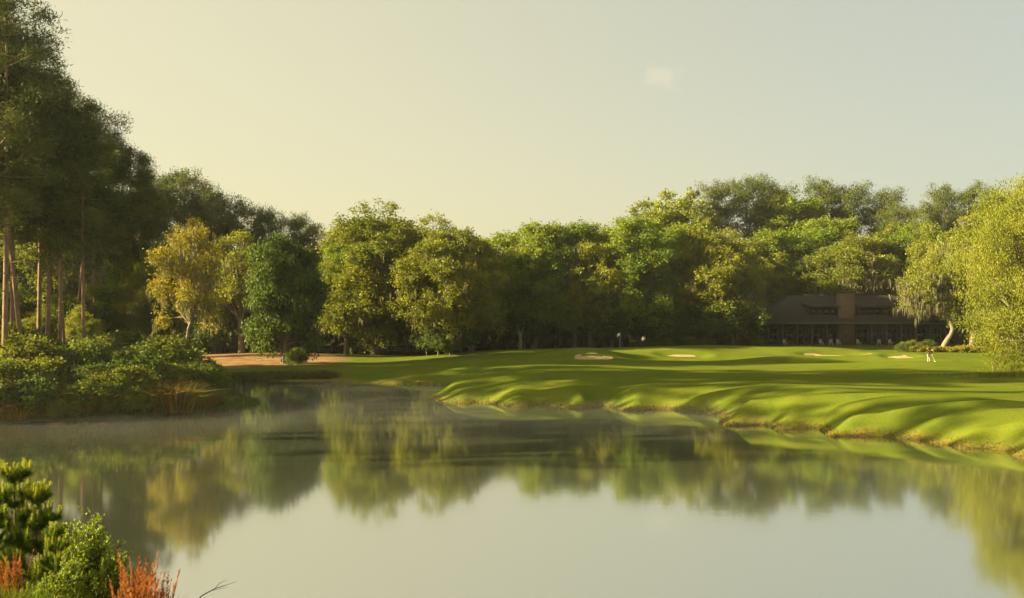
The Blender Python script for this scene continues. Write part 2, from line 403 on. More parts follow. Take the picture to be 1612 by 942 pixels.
def height(x, y, s=None):
    x = np.asarray(x, float); y = np.asarray(y, float); shp = x.shape
    x = x.ravel(); y = y.ravel()
    if s is None: s = sdist(x, y)
    left = sstep(-20, -27, x) * sstep(122, 108, y)          # shrubby bank
    fgw = sstep(46, 34, y)                                   # bluff the camera stands on
    pen = (1 - left) * (1 - fgw)
    hb = 1.95 * pen + 0.9 * left + 0.6 * fgw * (1 - left)
    hb = hb * (1 - .45 * sstep(110, 124, y) * sstep(0, -20, x))
    wd = 11.5 * pen + 4.0 * (1 - pen)
    t = np.clip(s / wd, 0, 1)
    z = hb * (1 - (1 - t) ** 2.2)
    z += left * np.clip(s - 3, 0, 60) * .035
    z += fgw * np.clip(s, 0, 60) * (.30 + .07 * sstep(-4.2, -6.5, x)) * sstep(-60, -20, x)
    z -= pen * .40 * sstep(8, 30, s)
    z += pen * .9 * sstep(158, 178, y) * sstep(20, 45, x)
    z += .7 * np.exp(-((x + 38) / 16) ** 2 - ((y - 157) / 11) ** 2)
    fold = 0
    for cx, cy, a, wv, k in CRESTS:
        u = y - cy - k * (x - cx)
        fold = fold + .95 * a * np.where(u < 0, np.exp(-np.abs(u / (wv * 1.25)) ** 1.5), np.exp(-np.abs(u / (wv * .9)) ** 1.5)) * sstep(-1.5, 3.5, x - cx) * np.exp(-(np.clip(x - cx - 5, 0, 99) / 13.0) ** 2)
    z += pen * fold * sstep(0, 2.5, s)
    for cx, cy, rx, ry, h in MOUNDS:
        z += pen * h * np.exp(-((x - cx) / rx) ** 2 - ((y - cy) / ry) ** 2)
    for cx, cy, rx, ry, h in HOLLOWS:
        q = np.sqrt(((x - cx) / rx) ** 2 + ((y - cy) / ry) ** 2)
        z -= pen * h * sstep(1.25, .75, q)
    z += wob(x * 1.4, y * 2.2) * .10 * sstep(3, 14, s) + wob(x * .3, y * .3) * .10 * sstep(6, 30, s)
    z = np.maximum(z, .25 * np.clip(s, 0, 1.0))
    zw = -np.clip(-s * .35, 0, 2.0) - .02
    z = np.where(s > 0, z, zw)
    return z.reshape(shp)
def H1(x, y): return float(height(np.array([x]), np.array([y]))[0])

def axis(segs):
    a = []
    for lo, hi, st in segs:
        a += list(np.arange(lo, hi, st))
    return np.array(a + [segs[-1][1]])
gx = axis([(-1500, -300, 120), (-300, -100, 12), (-100, -46, 1.5), (-46, 76, .55), (76, 130, 1.5), (130, 300, 12), (300, 1500, 120)])
gy = axis([(-400, -60, 40), (-60, 0, 6), (0, 58, 1.2), (58, 160, .55), (160, 215, 1.5), (215, 400, 10), (400, 2000, 160)])
XX, YY = np.meshgrid(gx, gy)
fx, fy = XX.ravel(), YY.ravel()
fs = sdist(fx, fy)
fz = height(fx, fy, fs)
nx, ny = len(gx), len(gy)
idx = np.arange(nx * ny).reshape(ny, nx)
quads = np.stack([idx[:-1, :-1], idx[:-1, 1:], idx[1:, 1:], idx[1:, :-1]], -1).reshape(-1, 4)
hn = hashn(fx, fy, .7) * .5 + hashn(fx, fy, 1.9) * .3
leftm = sstep(-22, -28, fx) * sstep(120, 108, fy)
fgm = sstep(46, 34, fy)
tree_line = 163 + 4 * np.sin(fx * .07) + hn * 1.5 + 14 * sstep(38, 46, fx)
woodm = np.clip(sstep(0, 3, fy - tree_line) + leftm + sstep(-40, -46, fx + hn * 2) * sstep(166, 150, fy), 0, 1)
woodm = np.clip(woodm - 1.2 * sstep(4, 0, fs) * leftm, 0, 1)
q = np.sqrt(((fx + 43) / 18) ** 2 + ((fy - 148) / 19.0) ** 2)
strawm = sstep(1.08, .92, q + hn * .10) * sstep(5.0, 7.0, fs + hn)
strawm = np.maximum(strawm, sstep(.9, .5, np.sqrt(((fx + 27) / 5.5) ** 2 + ((fy - 139.5) / 4) ** 2) + hn * .1))
woodm = np.clip(woodm - strawm, 0, 1)
drym = .8 * sstep(.95, .1, fs + hn * .55 + .25 * hashn(fx, fy, .31)) * (1 - leftm) * (1 - fgm)
mudm = sstep(.18, .0, fs + hn * .2)
roughm = np.clip(fgm + sstep(-2, -22, fx + hn * 2) * sstep(122, 128, fy + hn * 2) * .0 + sstep(1.0, .3, np.sqrt(((fx - 68) / 16) ** 2 + ((fy - 106) / 5) ** 2) + hn * .2) + leftm, 0, 1)
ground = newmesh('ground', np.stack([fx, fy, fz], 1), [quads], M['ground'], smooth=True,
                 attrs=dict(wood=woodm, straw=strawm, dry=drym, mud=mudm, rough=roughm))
tag(ground, kind='structure')
water = newmesh('water', [(-200, -60, 0), (200, -60, 0), (200, 170, 0), (-200, 170, 0)], [[(0, 1, 2, 3)]], M['water'])
tag(water, kind='structure')

def sheet(name, cx, cy, rx, ry, seed, material, lift=.035, tilt=0):
    """an irregular patch lying on the ground"""
    r = np.random.default_rng(seed)
    ph = r.uniform(0, 6.28, 4)
    n, k = 40, 9
    vs = [(cx, cy)]
    for j in range(1, k + 1):
        for i in range(n):
            a = 2 * math.pi * i / n
            e = 1 + .16 * math.sin(2 * a + ph[0]) + .10 * math.sin(3 * a + ph[1]) + .06 * math.sin(5 * a + ph[2])
            vs.append((cx + rx * e * j / k * math.cos(a), cy + ry * e * j / k * math.sin(a)))
    v = np.array(vs); z = height(v[:, 0], v[:, 1]) + lift
    q4 = [(1 + (j - 1) * n + i, 1 + (j - 1) * n + (i + 1) % n, 1 + j * n + (i + 1) % n, 1 + j * n + i) for j in range(1, k) for i in range(n)]
    t3 = [(0, 1 + i, 1 + (i + 1) % n) for i in range(n)]
    return tag(newmesh(name, np.column_stack([v, z]), [q4, t3], material, smooth=True), kind='structure')
for i, (cx, cy, rx, ry) in enumerate([(11.3, 139.6, 2.35, 1.0), (25.0, 145.6, 2.3, .6), (48.2, 147.9, 4.2, 1.15), (56.6, 144.7, 2.1, .8)]):
    sheet('sand_bunker', cx, cy, rx, ry, 20 + i, M['sand'])

# ------------------------------------------------------------------ morning haze
def b_haze_box():
    m = bpy.data.materials.new('haze_air'); m.use_nodes = True; nt = m.node_tree; nt.nodes.clear()
    o = nt.nodes.new('ShaderNodeOutputMaterial'); v = nt.nodes.new('ShaderNodeVolumePrincipled')
    v.inputs['Color'].default_value = (.93, .92, .88, 1); v.inputs['Density'].default_value = HAZE; v.inputs['Anisotropy'].default_value = .2
    nt.links.new(v.outputs[0], o.inputs['Volume'])
    return m
HAZE = .0001
g_ = [(-1700, -600), (1700, -600), (1700, 2300), (-1700, 2300)]
hv = [(a, b, -4.0) for a, b in g_] + [(a, b, 46.0) for a, b in g_]
hzo = newmesh('haze', hv, [[(0, 3, 2, 1), (4, 5, 6, 7), (0, 1, 5, 4), (1, 2, 6, 5), (2, 3, 7, 6), (3, 0, 4, 7)]], b_haze_box())
tag(hzo, 'thin warm morning haze over the lake and wood', 'haze', kind='stuff')

def b_mist():
    m = bpy.data.materials.new('mist_air'); m.use_nodes = True; nt = m.node_tree; N = nt.nodes; L = nt.links; N.clear()
    o = N.new('ShaderNodeOutputMaterial'); v = N.new('ShaderNodeVolumePrincipled')
    v.inputs['Color'].default_value = (.93, .92, .90, 1); v.inputs['Anisotropy'].default_value = .1
    tc_ = N.new('ShaderNodeTexCoord'); mp_ = N.new('ShaderNodeMapping'); mp_.inputs['Scale'].default_value = (.055, .10, .5)
    L.new(tc_.outputs['Object'], mp_.inputs[0])
    n = N.new('ShaderNodeTexNoise'); n.inputs['Scale'].default_value = 1.0; n.inputs['Detail'].default_value = 3; L.new(mp_.outputs[0], n.inputs['Vector'])
    r = N.new('ShaderNodeMapRange'); r.inputs[1].default_value = .40; r.inputs[2].default_value = .70; r.inputs[3].default_value = .15; r.inputs[4].default_value = 1.0; L.new(n.outputs[0], r.inputs[0])
    sx = N.new('ShaderNodeSeparateXYZ'); L.new(tc_.outputs['Object'], sx.inputs[0])
    cur = r.outputs[0]
    for ax, a, b in (('X', 40, 24), ('Y', 26, 12)):
        ab = N.new('ShaderNodeMath'); ab.operation = 'ABSOLUTE'; L.new(sx.outputs[ax], ab.inputs[0])
        q_ = N.new('ShaderNodeMapRange'); q_.interpolation_type = 'SMOOTHSTEP'; q_.inputs[1].default_value = a; q_.inputs[2].default_value = b; L.new(ab.outputs[0], q_.inputs[0])
        mu = N.new('ShaderNodeMath'); mu.operation = 'MULTIPLY'; L.new(cur, mu.inputs[0]); L.new(q_.outputs[0], mu.inputs[1]); cur = mu.outputs[0]
    q_ = N.new('ShaderNodeMapRange'); q_.inputs[1].default_value = 1.0; q_.inputs[2].default_value = .05; L.new(sx.outputs['Z'], q_.inputs[0])
    mu = N.new('ShaderNodeMath'); mu.operation = 'MULTIPLY'; L.new(cur, mu.inputs[0]); L.new(q_.outputs[0], mu.inputs[1])
    mz = N.new('ShaderNodeMath'); mz.operation = 'MULTIPLY'; mz.inputs[1].default_value = MIST; L.new(mu.outputs[0], mz.inputs[0])
    L.new(mz.outputs[0], v.inputs['Density']); L.new(v.outputs[0], o.inputs['Volume'])
    return m
MIST = .014
g_ = [(-40, -26), (40, -26), (40, 26), (-40, 26)]
hv = [(a, b, .03) for a, b in g_] + [(a, b, 1.0) for a, b in g_]
mo = newmesh('mist', hv, [[(0, 3, 2, 1), (4, 5, 6, 7), (0, 1, 5, 4), (1, 2, 6, 5), (2, 3, 7, 6), (3, 0, 4, 7)]], b_mist())
mo.location = (-8, 92, 0)
tag(mo, 'low patchy mist drifting over the far pond', 'mist', kind='stuff')

# ------------------------------------------------------------------ tree builders
def qcurve(a, b, sag, n=6):
    a, b = Vector(a), Vector(b); m = (a + b) / 2 + Vector(sag)
    return [a * (1 - t) ** 2 + m * 2 * t * (1 - t) + b * t * t for t in (i / n for i in range(n + 1))]

def broadleaf(name, seed, H, R, base=.3, leaf='oak', bark='bark', nlobes=28, lobe=.36, ncl=22, nlf=36, lsz=.20, rc=.75, trunk_r=None,
              moss=0, lean=(0, 0), droop=.0, zmin=-.35, aspect=.6, flat=.7, trunk_h=None, mossmat='moss', shape=1.0, path=None, zc=None, limb=1.0):
    rng = np.random.default_rng(seed)
    root = empty(name)
    zb = H * base; zc = zc or zb + (H - zb) * .42; Rz_up = H - zc; Rz_dn = (zc - zb)
    tr = trunk_r or H * .022
    th = trunk_h or max(zb * 1.15, H * .18)
    T = Geo(); Lf = Geo(); Ms = Geo()
    top = Vector((lean[0] * .6, lean[1] * .6, th))
    custom = path
    path = [Vector((0, 0, -.4)), Vector((lean[0] * .08, lean[1] * .1, th * .3)), Vector((lean[0] * .35 + rng.normal() * .15, lean[1] * .3, th * .65)), top]
    if custom:
        path = [Vector(p_) for p_ in custom]; top = path[-1]
        T.tube(path, [tr * (1.35 - .75 * i_ / (len(path) - 1)) for i_ in range(len(path))], 8)
        path = [path[0], path[1], path[max(1, len(path) * 2 // 3)], top]
    else:
        T.tube(path, [tr * 1.5, tr * 1.1, tr, tr * .9], 8)
    ctr = Vector((lean[0], lean[1], zc))
    lobes = []
    k = 0
    for i in range(nlobes * 3):
        zz = 1 - 2 * (i + .5) / (nlobes * 3)
        # golden spiral, thinned at random
        an = i * 2.39996 + rng.normal() * .3
        zz = np.clip(zz + rng.normal() * .08, -1, 1)
        if zz < zmin or rng.random() > .5: continue
        rr = math.sqrt(max(0, 1 - zz * zz)) ** shape
        dist = rng.uniform(.55, .86)
        p = ctr + Vector((rr * math.cos(an) * R * dist, rr * math.sin(an) * R * dist, (zz * dist * (Rz_up if zz > 0 else Rz_dn * 1.3))))
        lobes.append((p, R * lobe * rng.uniform(.7, 1.25)))
    for _ in range(max(3, nlobes // 5)):
        p = ctr + Vector(rng.normal(size=3) * R * .28); lobes.append((p, R * lobe))
    for p, rl in lobes:
        # limb
        start = path[2].lerp(top, rng.uniform(.2, 1.0))
        cv = qcurve(start, p, (0, 0, rng.uniform(-.04, .12) * R), 5)
        r0 = tr * rng.uniform(.35, .6) * limb
        T.tube(cv, [r0 * (1 - .8 * j / 5) for j in range(6)], 5)
        n = int(ncl * rng.uniform(.7, 1.3))
        dirs = rng.normal(size=(n, 3)); dirs[:, 2] = dirs[:, 2] * .8 + .25 - droop * .5
        dirs /= np.linalg.norm(dirs, axis=1)[:, None]
        cc = np.array(p) + dirs * rl * rng.uniform(.45, 1.05, size=(n, 1)) * np.array([1, 1, .8])
        lt = np.clip(.5 + rng.normal() * .2, .05, .95)
        for c in cc:
            m = int(nlf * rng.uniform(.5, 1.4))
            r_ = rc * rng.uniform(.6, 1.25)
            o = rng.normal(size=(m, 3)) * r_ * .55 * np.array([1, 1, flat])
            if droop: o[:, 2] -= np.abs(rng.normal(size=m)) * r_ * droop
            Lf.leaves(c + o, lsz, rng, aspect, tint=np.clip(lt + rng.normal() * .13 + rng.normal(size=m) * .06, 0, 1),
                      axis=np.array([0, 0, -1.2]) if droop > .4 else None)
        for j in range(min(5, n)):
            T.tube([p, Vector(p).lerp(Vector(cc[j]), .5) + Vector((0, 0, .1)), Vector(cc[j])], [r0 * .25, r0 * .16, .015], 4)
        if moss:
            nm = int(moss * rng.uniform(.4, 1.6))
            mp_ = np.array(p) + rng.normal(size=(nm, 3)) * rl * np.array([.65, .65, .35])
            mp_[:, 2] -= rl * .35
            ln_ = rng.uniform(.4, 1.6, size=nm)
            for q_ in range(7):
                st = mp_ + rng.normal(size=(nm, 3)) * .14
                en = st.copy(); en[:, 2] -= ln_ * rng.uniform(.5, 1.1, size=nm); en[:, :2] += rng.normal(size=(nm, 2)) * .10
                Ms.blades(st, en, .055, rng, tint=np.clip(.5 + rng.normal(size=nm) * .25, 0, 1))
    T.build('trunk', M[bark], root, smooth=True)
    Lf.build('crown', M[leaf], root)
    if moss: Ms.build('moss', M[mossmat], root)
    root['H'] = H
    return root

def pine(name, seed, H, cf=.5, spread=4.0, leaf='pine', lean=0.0, ntuft=9, nneed=42, blob=.62, tr=None, ln=.30, wdt=.045, umbrella=False):
    rng = np.random.default_rng(seed)
    root = empty(name); T = Geo(); Lf = Geo()
    tr = tr or H * .0060
    bx, by = rng.normal(size=2) * H * .012
    def axis_at(t): return Vector((lean * t * t + bx * math.sin(t * 3.0), by * math.sin(t * 2.6), H * t))
    n = 14
    T.tube([axis_at(i / n) - Vector((0, 0, .5 if i == 0 else 0)) for i in range(n + 1)], [tr * (1.25 - 1.1 * (i / n) ** 1.2) for i in range(n + 1)], 8)
    # a few dead snags below the crown
    for i in range(6):
        t = rng.uniform(1 - cf - .25, 1 - cf); a = rng.uniform(0, 6.28); p = axis_at(t)
        T.tube([p, p + Vector((math.cos(a), math.sin(a), .1)) * rng.uniform(.6, 1.6)], [.05, .015], 4)
    t = 1 - cf
    while t < .985:
        u = (t - (1 - cf)) / cf
        prof = (math.sin(min(1, u * 1.7 + .28) * math.pi / 2) * (1 - u ** 2.2) ** .6) if not umbrella else (.55 + .45 * math.sin(u * math.pi)) * (1 - u ** 4) ** .5
        for b in range(rng.integers(2, 5)):
            L_ = spread * prof * rng.uniform(.4, 1.3)
            if L_ < .5: continue
            a = rng.uniform(0, 6.28); p = axis_at(t)
            dirv = Vector((math.cos(a), math.sin(a), 0)); rise = rng.uniform(-.15, .55) + .25 * u
            e = p + dirv * L_ + Vector((0, 0, L_ * rise))
            cv = qcurve(p, e, (0, 0, -L_ * .08), 4)
            T.tube(cv, [max(.02, tr * .35 * (1 - .8 * j / 4)) for j in range(5)], 4)
            nt_ = max(2, int(ntuft * L_ / spread * rng.uniform(.7, 1.3)))
            bt = np.clip(.5 + rng.normal() * .22, 0, 1)
            for _ in range(nt_):
                s_ = rng.uniform(.3, 1.05) if umbrella else rng.uniform(.5, 1.08)
                c = np.array(p.lerp(e, s_)) + rng.normal(size=3) * np.array([.5, .5, .42]) * blob * 1.15
                m = int(nneed * rng.uniform(.6, 1.3))
                o = rng.normal(size=(m, 3)) * blob * np.array([.58, .58, .50])
                dr = rng.normal(size=(m, 3)) + np.array([0, 0, .7]) + o * .8
                dr /= np.linalg.norm(dr, axis=1)[:, None]
                Lf.blades(c + o, c + o + dr * ln * rng.uniform(.7, 1.3, size=(m, 1)), wdt, rng, tint=np.clip(bt + rng.normal() * .15 + rng.normal(size=m) * .05, 0, 1))
        t += (rng.uniform(.8, 1.5) if not umbrella else rng.uniform(.45, .8)) / H
    T.build('trunk', M['pine_bark'], root, smooth=True)
    Lf.build('crown', M[leaf], root)
    root['H'] = H
    return root

USED = set()
def place(proto, x, y, h=None, rot=0, label=None, cat=None, group=None, wide=1.0, name=None, z=None):
    o = proto if proto.name not in USED else copy_tree(proto)
    USED.add(proto.name)
    s = (h / proto['H']) if h else 1.0
    o.location = (x, y, (H1(x, y) if z is None else z) - .03)
    o.rotation_euler = (0, 0, rot)
    o.scale = (s * wide, s * wide, s)
    tag(o, label, cat, group)
    return o
def top_at(px, py, d, proto, rot=0, label=None, cat='tree', group=None, wide=1.0):
    x = P(px, d); z0 = H1(x, d)
    return place(proto, x, d, Z(py, d) - z0, rot, label, cat, group, wide)

rnd = random.Random(11)
# ------------------------------------------------------------------ prototypes
pA = pine('pine_tree', 1, 34, .60, 4.9, ntuft=16, nneed=60)
pB = pine('pine_tree', 2, 30, .54, 4.5, ntuft=16, nneed=60)
pC = pine('pine_tree', 3, 28, .48, 4.3, lean=1.6, ntuft=16, nneed=60)
uA = pine('pine_tree', 4, 32, .34, 5.6, leaf='far_pine', umbrella=True, ntuft=9, blob=.85, nneed=46, ln=.42, wdt=.075)
uB = pine('pine_tree', 5, 32, .40, 5.0, leaf='far_pine', umbrella=True, ntuft=9, blob=.85, nneed=46, ln=.42, wdt=.075)
oakA = broadleaf('oak_tree', 10, 25, 12, base=.02, nlobes=64, lobe=.25, ncl=27, nlf=60, lsz=.19, rc=1.05, moss=7, zmin=-.7, limb=.6)
oakB = broadleaf('oak_tree', 11, 25, 10.5, base=.06, nlobes=50, lobe=.27, ncl=26, nlf=54, lsz=.19, rc=1.0, moss=9, zmin=-.6, limb=.6)
decA = broadleaf('leafy_tree', 12, 24, 8, base=.06, leaf='spring', nlobes=46, lobe=.28, ncl=24, nlf=52, lsz=.19, rc=.95, zmin=-.6, limb=.6)
decB = broadleaf('leafy_tree', 13, 24, 7, base=.12, leaf='spring', nlobes=40, lobe=.30, ncl=24, nlf=52, lsz=.19, rc=.95, zmin=-.6, limb=.6)
decY = broadleaf('leafy_tree', 14, 22, 7.5, base=.10, leaf='yellow', nlobes=40, lobe=.29, ncl=23, nlf=46, lsz=.185, rc=.9, moss=8, zmin=-.6, limb=.6)
palA = broadleaf('pale_tree', 15, 26, 6, base=.35, leaf='pale', nlobes=24, lobe=.30, ncl=16, nlf=26, lsz=.24, rc=.9)
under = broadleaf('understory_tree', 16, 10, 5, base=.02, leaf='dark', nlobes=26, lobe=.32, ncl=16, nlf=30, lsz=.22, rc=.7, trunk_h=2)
SHR = [broadleaf('shrub', 30 + i, 4, 2.3, base=.0, leaf=('shrub', 'warm', 'dark')[i], nlobes=20, lobe=.34, ncl=14, nlf=28, lsz=.12, rc=.42, trunk_h=.5, trunk_r=.06, zmin=-.6) for i in range(3)]

# ------------------------------------------------------------------ the pine stand
G_ST = 'tall pines of the stand behind the shrubby bank'
L_ST = 'tall dark pine with bare reddish lower trunk in the stand behind the shrubby bank'
stand = [(-12, -60, 88, pA), (6, -30, 92, pB), (40, 38, 97, pC), (72, 118, 100, pA), (93, 140, 100, pB), (104, 150, 101, pC), (133, 178, 99, pB), (112, 150, 118, pC), (152, 182, 120, pA), (176, 205, 122, pC), (205, 232, 124, pB),
         (60, 90, 104, pB), (20, 20, 100, pA), (125, 172, 124, pA), (190, 228, 127, pB), (90, 120, 121, pC), (-20, -10, 99, pC), (222, 262, 127, pA)]
for i, (px, py, d, pr) in enumerate(stand):
    top_at(px, py, d, pr, rot=i * 1.9, label=L_ST, cat='pine', group=G_ST)
# the same stand runs on along the shore outside the picture and throws the long shadows on the fairway
KS = math.tan(-SUN_AZ - math.pi / 2)
v0 = 52.0
i = 0
while v0 < 150:
    v0 += rnd.uniform(1.9, 3.6) if v0 < 101 else rnd.uniform(4, 8)
    i += 1
    if 104 < v0 < 118 or 130 < v0 < 150: continue
    for k in range(1 if v0 < 101 else 2):
        x = rnd.uniform(-66, -52) if k == 0 else rnd.uniform(-105, -75)
        y = v0 + KS * (x + 40)
        if x > -0.535 * y - 7: x = -0.535 * y - 7 - rnd.uniform(0, 6); y = v0 + KS * (x + 40)
        if float(sdist([x], [y])[0]) < 1.5: x -= 8; y = v0 + KS * (x + 40)
        place([pA, pB, pC][(i + k) % 3], x, y, rnd.uniform(29, 36), rnd.uniform(0, 6.28), 'tall pine of the wood that runs on along the shore beyond the pine stand', 'pine', 'pines along the shore beyond the pine stand', .42 if v0 < 101 else .68)

G_P2 = 'dark pines beyond the golden tree'
for i, (px, py, d, pr, w) in enumerate([(250, 280, 166, uA, 1.0), (285, 274, 168, uB, 1.1), (325, 300, 168, uA, 1.1), (355, 318, 170, uB, 1.0), (395, 326, 172, uA, .9), (425, 338, 170, uB, .9), (470, 342, 176, uA, .9), (490, 358, 178, uB, .8), (240, 300, 164, uB, 1)]):
    top_at(px, py, d, pr, i * 2.2, 'dark flat-topped pine rising above the trees beyond the golden tree', 'pine', G_P2, w)

# ------------------------------------------------------------------ the wood beyond the green
top_at(590, 316, 163, oakA, .4, 'huge round-domed mossy live oak, its sunlit crown the broadest in the wood', 'tree', wide=1.12)
top_at(706, 326, 153, oakB, 2.0, 'domed mossy live oak standing against the broadest oak of the wood', 'tree', wide=.95)
G_F = 'sunlit leafy trees along the front of the wood'
L_F = 'bright green leafy tree along the front of the wood, sunlit above and shaded below'
front = [(790, 352, 172, decY, 1.0), (842, 340, 166, decA, .9), (905, 338, 168, decA, .95), (955, 350, 174, decB, 1.0), (1005, 330, 166, decA, .95), (1062, 338, 170, decB, 1.05), (1110, 345, 168, decY, 1.1),
         (760, 364, 186, decA, .9), (1215, 352, 193, decA, 1), (1265, 345, 195, decB, 1.1), (1120, 372, 172, decY, .8),
         (545, 372, 158, decA, .8), (655, 350, 172, decA, 1.0), (742, 362, 160, decB, .9), (815, 352, 176, decB, 1.0), (875, 348, 178, decB, 1.0), (930, 352, 166, decY, .9), (980, 345, 178, decA, 1.0), (1035, 345, 178, decA, 1.0), (1085, 350, 172, decA, .9), (1188, 358, 193, decB, .9)]
for i, (px, py, d, pr, w) in enumerate(front):
    yl = pr is decY
    top_at(px, py, d, pr, i * 1.7 + .5, 'yellow-green tree with trailing moss along the front of the wood' if yl else L_F, 'tree', 'yellow-green mossy trees along the front of the wood' if yl else G_F, w)
top_at(1138, 352, 167, oakB, 4.1, 'moss-hung live oak with dark spreading limbs beside the brown lodge', 'tree', wide=.8)
G_S = 'pale spring trees standing tall behind the wood front'
for i, (px, py, d, w) in enumerate([(1015, 304, 200, .8), (1048, 288, 204, .9), (1092, 287, 202, .9), (1238, 292, 208, .9), (1262, 296, 206, .8)]):
    top_at(px, py, d, palA if i < 3 else decB, i * 2.1, 'pale spring-green tree standing tall behind the front of the wood' if i < 3 else 'fresh green tree standing among the flat-topped pines behind the lodge', 'tree', G_S if i < 3 else 'fresh green trees among the pines behind the lodge', w)
G_P3 = 'flat-topped pines behind the lodge'
for i, (px, py, d, w) in enumerate([(1138, 291, 206, 1), (1182, 283, 208, 1.15), (1210, 292, 214, 1), (1297, 287, 210, 1.05), (1345, 296, 208, 1.15), (1392, 305, 206, 1.1), (1418, 325, 200, .8), (1486, 296, 190, .8), (1535, 295, 192, .8), (1462, 322, 186, .8), (1570, 310, 195, .9)]):
    top_at(px, py, d, (uA, uB)[i % 2], i * 1.3, 'flat-topped pine rising above the wood behind the brown lodge', 'pine', G_P3, w)
G_B = 'leafy trees behind the lodge'
for i, (px, py, d, pr, w) in enumerate([(1310, 332, 196, decA, 1), (1350, 345, 192, decY, .9), (1395, 340, 198, oakB, .8), (1440, 342, 194, decA, 1), (1490, 345, 190, decB, 1), (1330, 380, 194, decB, .8), (1290, 390, 194, decA, .8), (1425, 385, 195, decA, .9), (1540, 350, 170, decA, .9), (1600, 330, 175, decB, 1), (1480, 400, 195, decA, .8)]):
    top_at(px, py, d, pr, i * 2.7, 'leafy tree closing the wood directly behind the brown lodge', 'tree', G_B, w)
G_K = 'leafy trees deep in the wood behind its front row'
for i in range(30):
    px = 380 + i * 43 + rnd.uniform(-12, 12)
    d = rnd.uniform(184, 214)
    py = (372 if px < 1000 else 352) + rnd.uniform(0, 22)
    top_at(px, py, d, [decA, decB, oakB, decY][i % 4], rnd.uniform(0, 6), 'leafy tree deep in the wood, mostly hidden behind its front row', 'tree', G_K, rnd.uniform(.9, 1.2))
G_U = 'dark low trees at the foot of the wood'
for i in range(46):
    px = 395 + i * 18.5 + rnd.uniform(-8, 8)
    if px > 1175: break
    d = rnd.uniform(164, 178)
    x = P(px, d)
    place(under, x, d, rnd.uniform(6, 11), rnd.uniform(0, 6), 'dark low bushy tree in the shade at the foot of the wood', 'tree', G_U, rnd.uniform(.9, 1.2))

# ------------------------------------------------------------------ trees with a face of their own
for px, d, h in ((690, 150, 4.5), (708, 148.5, 3.6), (726, 151, 5), (672, 153, 5)):
    place(under, P(px, d), d, h, px, 'dark low bush at the foot of the smaller domed live oak', 'bush', 'dark bushes at the foot of the domed oak', 1.1)
golden = broadleaf('golden_tree', 40, 20.5, 5.0, base=.20, leaf='gold', bark='pale_bark', nlobes=30, lobe=.27, ncl=16, nlf=22, lsz=.15, rc=.62, moss=11, zmin=-.55,
                   path=[(0, 0, -.4), (.05, 0, 2.5), (0, .1, 5.2), (.2, 0, 6.6), (.9, .2, 8.4)], trunk_r=.24)
top_at(294, 318, 112, golden, 0.0, 'slender tree with golden leaves and trailing moss above the shrubby bank', 'tree', wide=.86)
thin = broadleaf('thin_tree', 41, 17, 4.2, base=.25, leaf='yellow', bark='bark', nlobes=18, lobe=.32, ncl=13, nlf=22, lsz=.18, rc=.75, moss=12)
top_at(380, 350, 163, thin, 1.0, 'thin yellow-green tree between the golden tree and the dark drooping one', 'tree')
droopy = broadleaf('drooping_tree', 42, 21, 5.6, base=.02, leaf='dark', nlobes=46, lobe=.33, ncl=22, nlf=36, lsz=.21, rc=.85, droop=.5, zmin=-.75, shape=.7)
top_at(448, 345, 138, droopy, .6, 'dark green drooping tree with foliage down to the brown pine straw', 'tree', wide=.98)
top_at(404, 378, 168, droopy, 2.6, 'dark green drooping tree behind the brown pine straw, beside a thin yellow-green tree', 'tree', wide=.9)
place(SHR[0], P(466, 134), 134, 2.6, .4, 'small olive shrub at the foot of the dark drooping tree on pine straw', 'shrub')

# leaning mossy oak and its neighbour by the lodge
DL = 163.0
leanp = [((px - 1482) / F * DL, dy, (552 - py) / F * DL) for px, py, dy in ((1482, 556, 0), (1487, 543, .1), (1497, 528, .2), (1501, 519, .2), (1497, 507, .1), (1488, 494, 0), (1470, 478, -.3), (1452, 468, -.5))]
lean_oak = broadleaf('leaning_oak', 43, 13.6, 4.7, base=.42, leaf='oak', bark='pale_bark', nlobes=26, lobe=.31, ncl=17, nlf=24, lsz=.15, rc=.62, moss=20, lean=(-3.0, -.3),
                     path=leanp, trunk_r=.36, zc=9.0, zmin=-.5)
place(lean_oak, P(1482, DL), DL, None, 0, 'leaning live oak with crooked pale trunk, hung with brown moss before the lodge', 'tree')
upp = [((px - 1530) / F * DL, 0, (552 - py) / F * DL) for px, py in ((1529, 556), (1530, 540), (1534, 520), (1536, 505), (1531, 494))]
up_oak = broadleaf('upright_oak', 44, 22.5, 6.4, base=.26, leaf='cyp', bark='pale_bark', nlobes=36, lobe=.29, ncl=22, nlf=30, lsz=.19, rc=.8, moss=18, lean=(-.6, 0), path=upp, trunk_r=.36, limb=1.0)
place(up_oak, P(1530, DL), DL, None, 0, 'tall yellow-green oak with forked pale trunk beside the leaning mossy oak', 'tree')
feather = broadleaf('feathery_tree', 45, 24, 7.4, base=.02, leaf='cyp', nlobes=60, lobe=.28, ncl=32, nlf=62, lsz=.115, rc=.82, droop=.45, zmin=-.8, aspect=.34, shape=.75)
top_at(1626, 232, 112, feather, .8, 'big feathery yellow-green tree with foliage sweeping down to the fairway grass', 'tree', wide=1.0)
place(feather, P(1665, 122), 122, 22, 2.7, 'feathery green tree standing close behind the big feathery one', 'tree')
top_at(1480, 336, 176, decY, 3.3, 'yellow-green tree rising directly behind the leaning mossy oak', 'tree', wide=.8)
snag = broadleaf('mossy_tree', 46, 15, 3.0, base=.36, leaf='yellow', bark='pale_bark', nlobes=12, lobe=.36, ncl=12, nlf=22, lsz=.2, rc=.7, moss=40, trunk_r=.22, limb=1.1)
